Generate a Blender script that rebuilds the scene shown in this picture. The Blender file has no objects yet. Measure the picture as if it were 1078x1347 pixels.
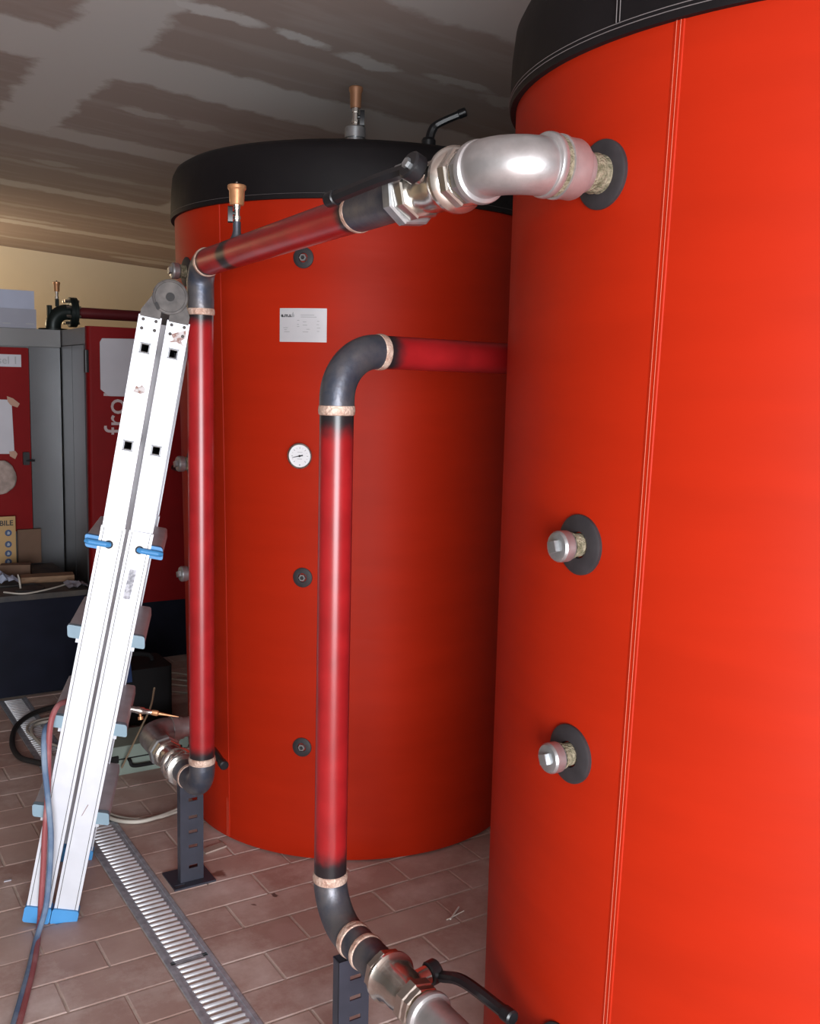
import bpy, bmesh, math, random
from mathutils import Vector, Matrix
random.seed(7)
V = Vector
PI = math.pi
scn = bpy.context.scene
C = scn.collection

# ---------------------------------------------------------------- camera
FPX, PITCH, ROLL, YAW, EYE = 1301.7, 0.12958, 0.0239, 0.56013, 1.6465
PW, PH = 1078, 1347
_f = V((math.sin(YAW) * math.cos(PITCH), math.cos(YAW) * math.cos(PITCH), -math.sin(PITCH)))
_r0 = V((math.cos(YAW), -math.sin(YAW), 0)); _u0 = _r0.cross(_f)
CR = math.cos(ROLL) * _r0 + math.sin(ROLL) * _u0
CU = -math.sin(ROLL) * _r0 + math.cos(ROLL) * _u0
CF = _f
EYEP = V((0, 0, EYE))
cam = bpy.data.cameras.new('camera'); camo = bpy.data.objects.new('camera', cam); C.objects.link(camo)
camo.matrix_world = Matrix(((CR.x, CU.x, -CF.x, 0), (CR.y, CU.y, -CF.y, 0), (CR.z, CU.z, -CF.z, EYE), (0, 0, 0, 1)))
cam.sensor_fit = 'HORIZONTAL'; cam.sensor_width = 36; cam.lens = FPX / PW * 36; cam.clip_start = 0.05
scn.camera = camo

# ---------------------------------------------------------------- light
wd = bpy.data.worlds.new('sky'); scn.world = wd; wd.use_nodes = True
bg = wd.node_tree.nodes['Background']; bg.inputs[0].default_value = (0.62, 0.78, 1.0, 1); bg.inputs[1].default_value = 0.7
def area(name, loc, rot, sx, sy, power, col):
    l = bpy.data.lights.new(name, 'AREA'); l.shape = 'RECTANGLE'; l.size = sx; l.size_y = sy
    l.energy = power; l.color = col
    o = bpy.data.objects.new(name, l); C.objects.link(o); o.location = loc; o.rotation_euler = rot
    return o
# daylight coming in through the wide garage door behind the camera
area('daylight_door', (-0.9, -2.62, 1.1), (PI / 2, 0, 0), 2.7, 2.1, 262, (0.93, 0.965, 1.0))
vs = scn.view_settings
vs.view_transform = 'Standard'; vs.look = 'None'; vs.gamma = 1.0; vs.use_curve_mapping = False; vs.exposure = 0.62
scn.cycles.max_bounces = 8

# ---------------------------------------------------------------- pixel helpers (photo pixel -> direction; distance from what is touched)
def ray(p):
    return CR * ((p[0] - PW / 2) / FPX) - CU * ((p[1] - PH / 2) / FPX) + CF
def onz(p, z=0.0):
    d = ray(p); return EYEP + d * ((z - EYE) / d.z)
def ony(p, Y):
    d = ray(p); return EYEP + d * (Y / d.y)
def onx(p, X):
    d = ray(p); return EYEP + d * (X / d.x)
def onplane(p, n, q):
    d = ray(p); return EYEP + d * ((V(q) - EYEP).dot(n) / d.dot(n))

# ---------------------------------------------------------------- materials
MATS = {}
def nt_new(name):
    m = bpy.data.materials.new(name); m.use_nodes = True
    return m, m.node_tree, m.node_tree.nodes, m.node_tree.links, m.node_tree.nodes['Principled BSDF']
def mat(name, col, rough=0.5, metal=0.0, var=0.0, vscale=8.0, col2=None, bump=0.0, bscale=60.0, spec=0.5, stretch=(1, 1, 1), thr=(0.35, 0.65), coat=0.0):
    if name in MATS: return MATS[name]
    m, nt, N, L, b = nt_new(name)
    b.inputs['Base Color'].default_value = (*col, 1); b.inputs['Roughness'].default_value = rough
    b.inputs['Metallic'].default_value = metal; b.inputs['Specular IOR Level'].default_value = spec
    b.inputs['Coat Weight'].default_value = coat
    g = N.new('ShaderNodeNewGeometry'); mp = N.new('ShaderNodeMapping'); mp.inputs['Scale'].default_value = stretch
    L.new(g.outputs['Position'], mp.inputs['Vector'])
    if var > 0 or col2:
        n = N.new('ShaderNodeTexNoise'); n.inputs['Scale'].default_value = vscale; n.inputs['Detail'].default_value = 6
        L.new(mp.outputs[0], n.inputs['Vector'])
        r = N.new('ShaderNodeMapRange'); r.inputs[1].default_value = thr[0]; r.inputs[2].default_value = thr[1]
        L.new(n.outputs['Fac'], r.inputs[0])
        mx = N.new('ShaderNodeMix'); mx.data_type = 'RGBA'
        c2 = col2 if col2 else tuple(c * (1 + var) for c in col)
        c1 = col if col2 else tuple(c * (1 - var) for c in col)
        mx.inputs[6].default_value = (*c1, 1); mx.inputs[7].default_value = (*c2, 1)
        L.new(r.outputs[0], mx.inputs[0]); L.new(mx.outputs[2], b.inputs['Base Color'])
    if bump > 0:
        n2 = N.new('ShaderNodeTexNoise'); n2.inputs['Scale'].default_value = bscale; n2.inputs['Detail'].default_value = 4
        L.new(mp.outputs[0], n2.inputs['Vector'])
        bp = N.new('ShaderNodeBump'); bp.inputs['Strength'].default_value = bump; bp.inputs['Distance'].default_value = 0.01
        L.new(n2.outputs['Fac'], bp.inputs['Height']); L.new(bp.outputs[0], b.inputs['Normal'])
    MATS[name] = m
    return m

M_RED = mat('red vinyl jacket', (0.405, 0.0175, 0.0033), 0.5, var=0.04, vscale=3, bump=0.3, bscale=1.6, stretch=(1, 1, 5), spec=0.12)
M_BLACKV = mat('black vinyl cover', (0.0075, 0.006, 0.0068), 0.6, var=0.2, vscale=5, bump=0.25, bscale=9, spec=0.2)
M_PIPE = mat('red primer paint', (0.31, 0.011, 0.013), 0.3, var=0.12, vscale=14, col2=None, spec=0.5)
def pipe_paint():
    nt = M_PIPE.node_tree; N = nt.nodes; L = nt.links; b = N['Principled BSDF']; src = b.inputs['Base Color'].links[0].from_socket
    at = N.new('ShaderNodeAttribute'); at.attribute_name = 'burn'
    n = N.new('ShaderNodeTexNoise'); n.inputs['Scale'].default_value = 35; n.inputs['Detail'].default_value = 5
    g = N.new('ShaderNodeNewGeometry'); L.new(g.outputs['Position'], n.inputs['Vector'])
    m1 = N.new('ShaderNodeMath'); m1.operation = 'MULTIPLY_ADD'; m1.inputs[1].default_value = .5; m1.inputs[2].default_value = -.25; L.new(n.outputs['Fac'], m1.inputs[0])
    m2 = N.new('ShaderNodeMath'); m2.operation = 'ADD'; L.new(m1.outputs[0], m2.inputs[0]); L.new(at.outputs['Fac'], m2.inputs[1])
    r = N.new('ShaderNodeMapRange'); r.interpolation_type = 'SMOOTHSTEP'; r.inputs[1].default_value = .2; r.inputs[2].default_value = .85; L.new(m2.outputs[0], r.inputs[0])
    mx = N.new('ShaderNodeMix'); mx.data_type = 'RGBA'; mx.inputs[7].default_value = (.018, .014, .016, 1)
    L.new(r.outputs[0], mx.inputs[0]); L.new(src, mx.inputs[6]); L.new(mx.outputs[2], b.inputs['Base Color'])
pipe_paint()
M_BURN = mat('scorched paint', (0.02, 0.016, 0.018), 0.5, col2=(0.07, 0.03, 0.03), vscale=25)
M_STEEL = mat('bare black steel', (0.07, 0.08, 0.11), 0.42, 0.6, col2=(0.16, 0.15, 0.155), vscale=18, bump=0.1, bscale=80)
M_WELD = mat('ground weld bead', (0.48, 0.29, 0.22), 0.5, 0.3, col2=(0.72, 0.54, 0.44), vscale=40, bump=0.5, bscale=150)
M_GALV = mat('galvanised casting', (0.52, 0.5, 0.5), 0.36, 0.75, var=0.1, vscale=30, bump=0.03, bscale=200)
M_CHROME = mat('nickel plated brass', (0.66, 0.62, 0.57), 0.2, 0.95, var=0.06, vscale=30)
M_ZINC = mat('zinc plated nut', (0.42, 0.43, 0.44), 0.34, 0.8, var=0.15, vscale=40)
M_HEMP = mat('hemp and paste on thread', (0.13, 0.115, 0.065), 0.85, 0.0, col2=(0.32, 0.26, 0.18), vscale=90, bump=0.8, bscale=220)
M_BLACKP = mat('black plastic', (0.012, 0.012, 0.014), 0.35)
M_RUBBER = mat('dark rubber', (0.028, 0.024, 0.027), 0.6, var=0.2, vscale=30)
M_BRASS = mat('brass', (0.55, 0.27, 0.13), 0.38, 0.55, var=0.1, vscale=40)
M_ALU = mat('brushed aluminium', (0.66, 0.67, 0.72), 0.42, 0.2, var=0.03, vscale=20)
M_ALU2 = mat('dull aluminium', (0.55, 0.56, 0.6), 0.5, 0.3, var=0.08, vscale=20)
M_HINGE = mat('cast hinge metal', (0.055, 0.048, 0.046), 0.5, 0.3, col2=(0.1, 0.088, 0.082), vscale=30, spec=.25)
M_BLUE = mat('blue plastic', (0.06, 0.27, 0.58), 0.5, var=0.08)
M_BLUEG = mat('faded blue grey plastic', (0.22, 0.32, 0.39), 0.55, var=0.1)
M_DARKHOLE = mat('dark hole', (0.02, 0.018, 0.018), 0.7)
M_PLATE = mat('aluminium data plate', (0.62, 0.61, 0.63), 0.38, 0.35, var=0.05)
M_PRINT = mat('black print', (0.02, 0.02, 0.022), 0.6)
M_PRINTG = mat('grey print', (0.33, 0.33, 0.34), 0.6)
M_WHITE = mat('white paper', (0.5, 0.48, 0.52), 0.7, var=0.03)
M_DIAL = mat('white dial', (0.82, 0.82, 0.84), 0.5)
M_THREAD = mat('pale thread', (0.62, 0.17, 0.11), 0.8)
M_THREADG = mat('grey thread', (0.16, 0.14, 0.14), 0.8)
M_POST = mat('dark grey powder coat', (0.035, 0.037, 0.052), 0.45, var=0.1, vscale=20)
M_GROUT = mat('grout', (0.56, 0.46, 0.4), 0.9, var=0.15, vscale=20)
M_GRATE = mat('galvanised grate', (0.38, 0.4, 0.45), 0.5, 0.25, var=0.2, vscale=40)
M_BAR = mat('bright galvanised bar', (0.72, 0.74, 0.78), 0.4, 0.35, var=0.06, vscale=40)
M_WALL = mat('cream wall paint', (0.66, 0.58, 0.45), 0.85, var=0.03, vscale=2)
M_WALLW = mat('grey plaster wall', (0.24, 0.23, 0.215), 0.85, var=0.04, vscale=2)
M_BRED = mat('boiler red paint', (0.19, 0.004, 0.005), 0.55, var=0.05, spec=.12)
M_BGREY = mat('boiler grey steel', (0.13, 0.13, 0.135), 0.33, 0.7, var=0.06, vscale=4)
M_BGREY2 = mat('boiler grey cladding', (0.17, 0.165, 0.165), 0.4, 0.4, var=0.05, vscale=4)
M_NAVY = mat('dark navy steel', (0.008, 0.009, 0.018), 0.6, var=0.15, spec=.15)
M_NAVYR = mat('dusty dark rim', (0.09, 0.075, 0.06), 0.7, col2=(0.03, 0.03, 0.035), vscale=8)
M_CARD = mat('brown cardboard', (0.15, 0.085, 0.055), 0.85, var=0.1)
M_WOOD = mat('raw wood', (0.26, 0.155, 0.09), 0.8, var=0.15, stretch=(2, 10, 10))
M_YELLOW = mat('pale yellow board', (0.45, 0.28, 0.12), 0.7, var=0.04)
M_ICON = mat('blue icon print', (0.04, 0.07, 0.16), 0.6)
M_BOXW = mat('pale blue white carton', (0.36, 0.38, 0.48), 0.7, var=0.03)
M_BOXW2 = mat('grey white carton', (0.28, 0.28, 0.33), 0.7, var=0.03)
M_HOSER = mat('dusty red hose', (0.3, 0.075, 0.08), 0.6, col2=(0.42, 0.2, 0.2), vscale=12, thr=(0.5, 0.75))
M_HOSEB = mat('dusty blue hose', (0.1, 0.16, 0.27), 0.6, col2=(0.26, 0.33, 0.42), vscale=12, thr=(0.45, 0.75))
M_CABLE = mat('cream cable', (0.5, 0.46, 0.4), 0.6, var=0.1)
M_HOSEK = mat('black hose', (0.02, 0.018, 0.018), 0.55)
M_TOOL = mat('grey green tool case', (0.23, 0.28, 0.24), 0.6, var=0.08)
M_MACH = mat('dark machine casing', (0.014, 0.013, 0.014), 0.7, spec=.2)
M_BLUED = mat('dark blue plastic', (0.02, 0.05, 0.16), 0.5)
M_ROD = mat('filler rod', (0.4, 0.3, 0.2), 0.5, 0.5)
M_FLANGE = mat('dark cast flange', (0.016, 0.022, 0.02), 0.4, 0.4)
M_DPIPE = mat('dark red pipe', (0.13, 0.012, 0.016), 0.4)
M_TAPE = mat('brown tape', (0.4, 0.22, 0.15), 0.5)
M_MARK = mat('worn sticker', (0.3, 0.17, 0.14), 0.7, col2=(0.6, 0.56, 0.56), vscale=60, thr=(0.45, 0.6))
M_STICK = mat('grey worn label', (0.25, 0.25, 0.28), 0.7, col2=(0.55, 0.55, 0.6), vscale=90, thr=(0.4, 0.62))

def tile_material():
    m, nt, N, L, b = nt_new('terracotta tile')
    g = N.new('ShaderNodeNewGeometry'); oi = N.new('ShaderNodeObjectInfo')
    n1 = N.new('ShaderNodeTexNoise'); n1.inputs['Scale'].default_value = 5; n1.inputs['Detail'].default_value = 8; n1.inputs['Roughness'].default_value = 0.65
    n2 = N.new('ShaderNodeTexNoise'); n2.inputs['Scale'].default_value = 2.2; n2.inputs['Detail'].default_value = 10; n2.inputs['Roughness'].default_value = 0.7
    for n in (n1, n2): L.new(g.outputs['Position'], n.inputs['Vector'])
    a = N.new('ShaderNodeMix'); a.data_type = 'RGBA'
    a.inputs[6].default_value = (0.36, 0.215, 0.18, 1); a.inputs[7].default_value = (0.55, 0.41, 0.36, 1)
    ad = N.new('ShaderNodeMath'); ad.operation = 'MULTIPLY_ADD'; ad.inputs[1].default_value = 0.45
    L.new(oi.outputs['Random'], ad.inputs[0])
    sb = N.new('ShaderNodeMath'); sb.operation = 'MULTIPLY_ADD'; sb.inputs[1].default_value = 1.4; sb.inputs[2].default_value = -0.42
    L.new(n1.outputs['Fac'], sb.inputs[0]); L.new(sb.outputs[0], ad.inputs[2])
    cl = N.new('ShaderNodeClamp'); L.new(ad.outputs[0], cl.inputs[0]); L.new(cl.outputs[0], a.inputs[0])
    d = N.new('ShaderNodeMix'); d.data_type = 'RGBA'; d.inputs[7].default_value = (0.8, 0.71, 0.67, 1)
    mr = N.new('ShaderNodeMapRange'); mr.inputs[1].default_value = 0.48; mr.inputs[2].default_value = 0.72; mr.inputs[4].default_value = 0.75
    L.new(n2.outputs['Fac'], mr.inputs[0]); L.new(mr.outputs[0], d.inputs[0]); L.new(a.outputs[2], d.inputs[6])
    last = d.outputs[2]
    wob = N.new('ShaderNodeVectorMath'); wob.operation = 'MULTIPLY_ADD'; wob.inputs[1].default_value = (.05, .05, 0)
    n3 = N.new('ShaderNodeTexNoise'); n3.inputs['Scale'].default_value = 25; L.new(g.outputs['Position'], n3.inputs['Vector'])
    L.new(n3.outputs['Color'], wob.inputs[0]); L.new(g.outputs['Position'], wob.inputs[2])
    for px, rad_, col in (((290, 1150), .024, (.13, .035, .02, 1)), ((362, 1176), .011, (.03, .014, .012, 1)), ((335, 1190), .006, (.1, .04, .03, 1)), ((375, 1226), .05, (.5, .34, .31, 1))):
        c = onz(px); ds = N.new('ShaderNodeVectorMath'); ds.operation = 'DISTANCE'; ds.inputs[1].default_value = (c.x + .025, c.y + .025, 0)
        L.new(wob.outputs[0], ds.inputs[0])
        mk = N.new('ShaderNodeMapRange'); mk.inputs[1].default_value = rad_ * 1.15; mk.inputs[2].default_value = rad_ * .7; mk.inputs[4].default_value = .8 if rad_ < .04 else .5
        L.new(ds.outputs['Value'], mk.inputs[0])
        mm = N.new('ShaderNodeMix'); mm.data_type = 'RGBA'; mm.inputs[7].default_value = col
        L.new(mk.outputs[0], mm.inputs[0]); L.new(last, mm.inputs[6]); last = mm.outputs[2]
    L.new(last, b.inputs['Base Color'])
    r = N.new('ShaderNodeMapRange'); r.inputs[3].default_value = 0.4; r.inputs[4].default_value = 0.7
    L.new(n1.outputs['Fac'], r.inputs[0]); L.new(r.outputs[0], b.inputs['Roughness'])
    bp = N.new('ShaderNodeBump'); bp.inputs['Strength'].default_value = 0.15; bp.inputs['Distance'].default_value = 0.004
    L.new(n1.outputs['Fac'], bp.inputs['Height']); L.new(bp.outputs[0], b.inputs['Normal'])
    return m
M_TILE = tile_material()

CEIL_Z, CEIL_X0, CEIL_SL = 2.80, 1.7, -0.061
def ceil_z(X): return CEIL_Z + CEIL_SL * (X - CEIL_X0)
def onceil(p): return onplane(p, V((-CEIL_SL, 0, 1)), (CEIL_X0, 0, CEIL_Z))
def ceiling_material():
    m, nt, N, L, b = nt_new('plasterboard with filler')
    b.inputs['Roughness'].default_value = 0.9
    g = N.new('ShaderNodeNewGeometry')
    ns = N.new('ShaderNodeTexNoise'); ns.inputs['Scale'].default_value = 7; ns.inputs['Detail'].default_value = 6; ns.inputs['Roughness'].default_value = 0.6
    L.new(g.outputs['Position'], ns.inputs['Vector'])
    off = N.new('ShaderNodeVectorMath'); off.operation = 'SUBTRACT'; off.inputs[1].default_value = (0.5, 0.5, 0.5)
    L.new(ns.outputs['Color'], off.inputs[0])
    sc = N.new('ShaderNodeVectorMath'); sc.operation = 'SCALE'; sc.inputs['Scale'].default_value = 0.16
    L.new(off.outputs[0], sc.inputs[0])
    av = N.new('ShaderNodeVectorMath'); av.operation = 'ADD'
    L.new(g.outputs['Position'], av.inputs[0]); L.new(sc.outputs[0], av.inputs[1])
    sx = N.new('ShaderNodeSeparateXYZ'); L.new(av.outputs[0], sx.inputs[0])
    def math_(op, a, bb=None, cc=None):
        n = N.new('ShaderNodeMath'); n.operation = op
        for i, q in enumerate((a, bb, cc)):
            if q is None: continue
            if isinstance(q, (int, float)): n.inputs[i].default_value = q
            else: L.new(q, n.inputs[i])
        return n.outputs[0]
    def soft(dist, hw, edge=0.02, amp=1.0):
        r = N.new('ShaderNodeMapRange'); r.inputs[1].default_value = hw + edge; r.inputs[2].default_value = hw - edge
        r.inputs[3].default_value = 0; r.inputs[4].default_value = amp
        L.new(dist, r.inputs[0]); return r.outputs[0]
    tot = None
    def add(o):
        nonlocal tot
        tot = o if tot is None else math_('MAXIMUM', tot, o)
    for yc, hw, amp in ((9.2, 0.06, .5), (8.33, 0.09, .9), (7.55, 0.05, .4), (6.77, 0.10, .9), (6.1, .04, .35), (5.26, 0.12, .8), (3.98, 0.2, 1.0), (2.62, 0.16, .7), (1.4, 0.15, .9), (0.1, .15, .9), (-1.2, .15, .9)):
        add(soft(math_('ABSOLUTE', math_('SUBTRACT', sx.outputs[1], yc)), hw, amp=amp))
    for xc, hw, y0, y1 in ((1.02, 0.14, 2.0, 5.3), (-0.2, 0.14, 1.4, 4.0), (2.3, .14, 5.3, 6.8)):
        band = soft(math_('ABSOLUTE', math_('SUBTRACT', sx.outputs[0], xc)), hw)
        lim = math_('MULTIPLY', math_('GREATER_THAN', sx.outputs[1], y0), math_('LESS_THAN', sx.outputs[1], y1))
        add(math_('MULTIPLY', band, lim))
    for px, lx, ly, amp in (((191, 149), .13, .05, .7), ((263, 167), .12, .06, .5), ((279, 15), .17, .05, 1.2), ((395, 51), .10, .045, 1.2), ((484, 82), .13, .05, 1.0), ((601, 110), .14, .04, .7), ((660, 134), .12, .05, .5), ((510, 172), .17, .08, .8), ((620, 18), .35, .12, .7), ((70, 215), .13, .06, .5), ((140, 235), .2, .06, .5), ((200, 345), .35, .12, .9), ((40, 290), .25, .05, .6)):
        c = onceil(px)
        d = math_('SQRT', math_('ADD', math_('POWER', math_('DIVIDE', math_('SUBTRACT', sx.outputs[0], c.x), lx), 2.0), math_('POWER', math_('DIVIDE', math_('SUBTRACT', sx.outputs[1], c.y), ly), 2.0)))
        add(soft(d, 1.0, 0.2, amp))
    wv = N.new('ShaderNodeTexNoise'); wv.inputs['Scale'].default_value = 3.0; wv.inputs['Detail'].default_value = 8
    mp = N.new('ShaderNodeMapping'); mp.inputs['Scale'].default_value = (0.6, 3.2, 1)
    L.new(g.outputs['Position'], mp.inputs['Vector']); L.new(mp.outputs[0], wv.inputs['Vector'])
    smear = N.new('ShaderNodeMapRange'); smear.inputs[1].default_value = .5; smear.inputs[2].default_value = .8; smear.inputs[4].default_value = .35
    L.new(wv.outputs['Fac'], smear.inputs[0]); tot = math_('MAXIMUM', tot, smear.outputs[0])
    mx = N.new('ShaderNodeMix'); mx.data_type = 'RGBA'; mx.clamp_factor = False
    mx.inputs[6].default_value = (0.30, 0.24, 0.215, 1); mx.inputs[7].default_value = (0.49, 0.465, 0.45, 1)
    L.new(tot, mx.inputs[0]); L.new(mx.outputs[2], b.inputs['Base Color'])
    return m
M_CEIL = ceiling_material()

# ---------------------------------------------------------------- mesh helpers
ORG = {}   # world origin of every object built here (parents are never rotated)
def frame(axis, up=None):
    z = V(axis).normalized()
    u = V(up) if up is not None else (V((0, 0, 1)) if abs(z.z) < 0.9 else V((0, 1, 0)))
    x = u.cross(z).normalized(); y = z.cross(x)
    return x, y, z
class MB:
    def __init__(s): s.v = []; s.f = []
    def add(s, vs, fs):
        o = len(s.v); s.v += [V(q) for q in vs]; s.f += [tuple(i + o for i in q) for q in fs]; return s
    def box(s, c, size, ax=None):
        c = V(c); X, Y, Z = ax if ax else (V((1, 0, 0)), V((0, 1, 0)), V((0, 0, 1)))
        h = [q / 2 for q in size]
        vs = [c + X * (a * h[0]) + Y * (b * h[1]) + Z * (d * h[2]) for a in (-1, 1) for b in (-1, 1) for d in (-1, 1)]
        return s.add(vs, [(0, 1, 3, 2), (4, 6, 7, 5), (0, 4, 5, 1), (2, 3, 7, 6), (0, 2, 6, 4), (1, 5, 7, 3)])
    def bbox(s, lo, hi):
        lo = V(lo); hi = V(hi); return s.box((lo + hi) / 2, hi - lo)
    def rbox(s, c, size, r, ax=None, seg=3):
        """box with the edges along its third axis rounded"""
        hx, hy = size[0] / 2, size[1] / 2; pts = []
        for cx, cy, a0 in ((hx - r, hy - r, 0), (-hx + r, hy - r, 90), (-hx + r, -hy + r, 180), (hx - r, -hy + r, 270)):
            for i in range(seg + 1):
                a = math.radians(a0 + 90 * i / seg); pts.append((cx + r * math.cos(a), cy + r * math.sin(a)))
        return s.prism(pts, c, ax if ax else (V((1, 0, 0)), V((0, 1, 0)), V((0, 0, 1))), size[2])
    def prism(s, pts, c, ax, depth):
        """2-D outline in axes X,Y extruded along Z, centred on c"""
        c = V(c); X, Y, Z = [V(q) for q in ax]; n = len(pts)
        vs = [c + X * a + Y * b - Z * (depth / 2) for a, b in pts] + [c + X * a + Y * b + Z * (depth / 2) for a, b in pts]
        return s.add(vs, [tuple(range(n - 1, -1, -1)), tuple(range(n, 2 * n))] + [(i, (i + 1) % n, (i + 1) % n + n, i + n) for i in range(n)])
    def lathe(s, prof, o, axis, n=32, a0=0, closed=False, rot=0.0):
        """prof = [(distance along axis, radius)]"""
        o = V(o); X, Y, Z = frame(axis); vs = []; fs = []; m = len(prof)
        for h, r in prof:
            for i in range(n):
                a = rot + 2 * PI * i / n; vs.append(o + Z * h + (X * math.cos(a) + Y * math.sin(a)) * r)
        for k in range(m - 1):
            for i in range(n):
                j = (i + 1) % n; fs.append((k * n + i, k * n + j, (k + 1) * n + j, (k + 1) * n + i))
        if closed:
            for i in range(n):
                j = (i + 1) % n; fs.append(((m - 1) * n + i, (m - 1) * n + j, j, i))
        else:
            fs.append(tuple(range(n - 1, -1, -1))); fs.append(tuple((m - 1) * n + i for i in range(n)))
        return s.add(vs, fs)
    def cyl(s, p0, p1, r, n=24, r2=None, bev=0.0, rot=0.0):
        p0 = V(p0); p1 = V(p1); L = (p1 - p0).length; r2 = r if r2 is None else r2
        if bev > 0: pr = [(0, r - bev), (bev, r), (L - bev, r2), (L, r2 - bev)]
        else: pr = [(0, r), (L, r2)]
        return s.lathe(pr, p0, p1 - p0, n, rot=rot)
    def tube(s, pts, r, n=10, up=None, cap=True):
        """sweep a circle (radius r or a list of radii) along pts"""
        pts = [V(p) for p in pts]; m = len(pts); rr = r if isinstance(r, (list, tuple)) else [r] * m
        tan = [(pts[min(i + 1, m - 1)] - pts[max(i - 1, 0)]).normalized() for i in range(m)]
        X, Y, _ = frame(tan[0], up); vs = []; fs = []
        for i in range(m):
            X = (X - tan[i] * X.dot(tan[i])).normalized(); Y = tan[i].cross(X)
            for k in range(n):
                a = 2 * PI * k / n; vs.append(pts[i] + (X * math.cos(a) + Y * math.sin(a)) * rr[i])
        for i in range(m - 1):
            for k in range(n):
                j = (k + 1) % n; fs.append((i * n + k, i * n + j, (i + 1) * n + j, (i + 1) * n + k))
        if cap: fs += [tuple(range(n - 1, -1, -1)), tuple((m - 1) * n + k for k in range(n))]
        return s.add(vs, fs)
    def build(s, name, m, parent=None, smooth=True, angle=35):
        o0 = ORG[parent.name] if parent is not None else V((0, 0, 0))
        me = bpy.data.meshes.new(name); me.from_pydata([v - o0 for v in s.v], [], s.f); me.update()
        bm = bmesh.new(); bm.from_mesh(me); bmesh.ops.recalc_face_normals(bm, faces=bm.faces); bm.to_mesh(me); bm.free()
        me.materials.append(m)
        if smooth:
            for p in me.polygons: p.use_smooth = True
            me.set_sharp_from_angle(angle=math.radians(angle))
        o = bpy.data.objects.new(name, me); C.objects.link(o)
        if parent is not None: o.parent = parent
        ORG[o.name] = o0.copy()
        return o
def tag(o, label=None, cat=None, group=None, kind=None):
    if label: o['label'] = label
    if cat: o['category'] = cat
    if group: o['group'] = group
    if kind: o['kind'] = kind
    return o
def thing(name, loc, label, cat, group=None):
    o = bpy.data.objects.new(name, None); C.objects.link(o); o.location = loc; o.empty_display_size = 0.1
    ORG[o.name] = V(loc); return tag(o, label, cat, group)
def solo(o, base, label, cat, group=None):
    """a thing that is one mesh: move its origin to its base"""
    base = V(base); o.data.transform(Matrix.Translation(-base)); o.location = base; ORG[o.name] = base
    return tag(o, label, cat, group)
def smooth_path(pts, sub=8):
    pts = [V(p) for p in pts]; P = [pts[0] * 2 - pts[1]] + pts + [pts[-1] * 2 - pts[-2]]; out = []
    for i in range(1, len(P) - 2):
        a, b, c, d = P[i - 1:i + 3]
        for k in range(sub):
            t = k / sub
            out.append(0.5 * ((2 * b) + (c - a) * t + (2 * a - 5 * b + 4 * c - d) * t * t + (3 * b - a - 3 * c + d) * t ** 3))
    out.append(pts[-1]); return out
def arc(c, a, b, r, n=14, full=PI / 2):
    """points c + r*(cos*a + sin*b)"""
    a = V(a); b = V(b); return [V(c) + (a * math.cos(full * i / n) + b * math.sin(full * i / n)) * r for i in range(n + 1)]
def text(s, size, loc, right, up, m, parent, name='lettering', depth=0.0006, align='LEFT', shear=0.0, bold=0.0):
    cu = bpy.data.curves.new('t', 'FONT'); cu.body = s; cu.size = size; cu.extrude = depth; cu.align_x = align
    cu.offset = bold; cu.resolution_u = 3
    ob = bpy.data.objects.new('t', cu); C.objects.link(ob)
    me = bpy.data.meshes.new_from_object(ob)
    bpy.data.objects.remove(ob); bpy.data.curves.remove(cu)
    R = V(right).normalized(); U = V(up).normalized(); Nn = R.cross(U); o0 = ORG[parent.name]
    for v in me.vertices:
        c = v.co.copy(); v.co = V(loc) + R * c.x + U * c.y + Nn * c.z - o0
    me.materials.clear(); me.materials.append(m); me.name = name
    o = bpy.data.objects.new(name, me); C.objects.link(o); o.parent = parent; ORG[o.name] = o0.copy()
    return o
def plate_holes(mb, o, X, Y, Z, w, y0, y1, t, holes):
    """plate in X (width w, centred) and Y (from y0 to y1), thickness t along Z; holes = [(yc, hx, hy, xc)] one per height"""
    o = V(o); ys = y0
    def pc(xa, xb, ya, yb):
        if xb - xa > 1e-5 and yb - ya > 1e-5:
            mb.box(o + X * ((xa + xb) / 2) + Y * ((ya + yb) / 2), (xb - xa, yb - ya, t), (X, Y, Z))
    for yc, hx, hy, xc in sorted(holes):
        pc(-w / 2, w / 2, ys, yc - hy); pc(-w / 2, xc - hx, yc - hy, yc + hy); pc(xc + hx, w / 2, yc - hy, yc + hy); ys = yc + hy
    pc(-w / 2, w / 2, ys, y1)
EX, EY, EZ = V((1, 0, 0)), V((0, 1, 0)), V((0, 0, 1))

# ================================================================ THE ROOM
X0, X1, Y0R, Y1R = -2.6, 3.9, -2.5, 9.85
tag(MB().bbox((X0, Y0R, -0.2), (X1, Y1R, -0.003)).build('floor', M_GROUT, smooth=False), kind='structure')
floor = bpy.data.objects['floor']
ce = MB(); ce.add([(X0, Y0R, ceil_z(X0)), (X1, Y0R, ceil_z(X1)), (X1, Y1R, ceil_z(X1)), (X0, Y1R, ceil_z(X0)),
                   (X0, Y0R, 3.3), (X1, Y0R, 3.3), (X1, Y1R, 3.3), (X0, Y1R, 3.3)],
                  [(0, 1, 2, 3), (4, 7, 6, 5), (0, 4, 5, 1), (1, 5, 6, 2), (2, 6, 7, 3), (3, 7, 4, 0)])
tag(ce.build('ceiling', M_CEIL, smooth=False), kind='structure')
tag(MB().bbox((X0 - .2, Y1R, -.2), (X1 + .2, Y1R + .2, 3.3)).build('wall_back', M_WALL, smooth=False), kind='structure')
tag(MB().bbox((X0 - .2, Y0R - .2, -.2), (X0, Y1R, 3.3)).build('wall_left', M_WALLW, smooth=False), kind='structure')
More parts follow.
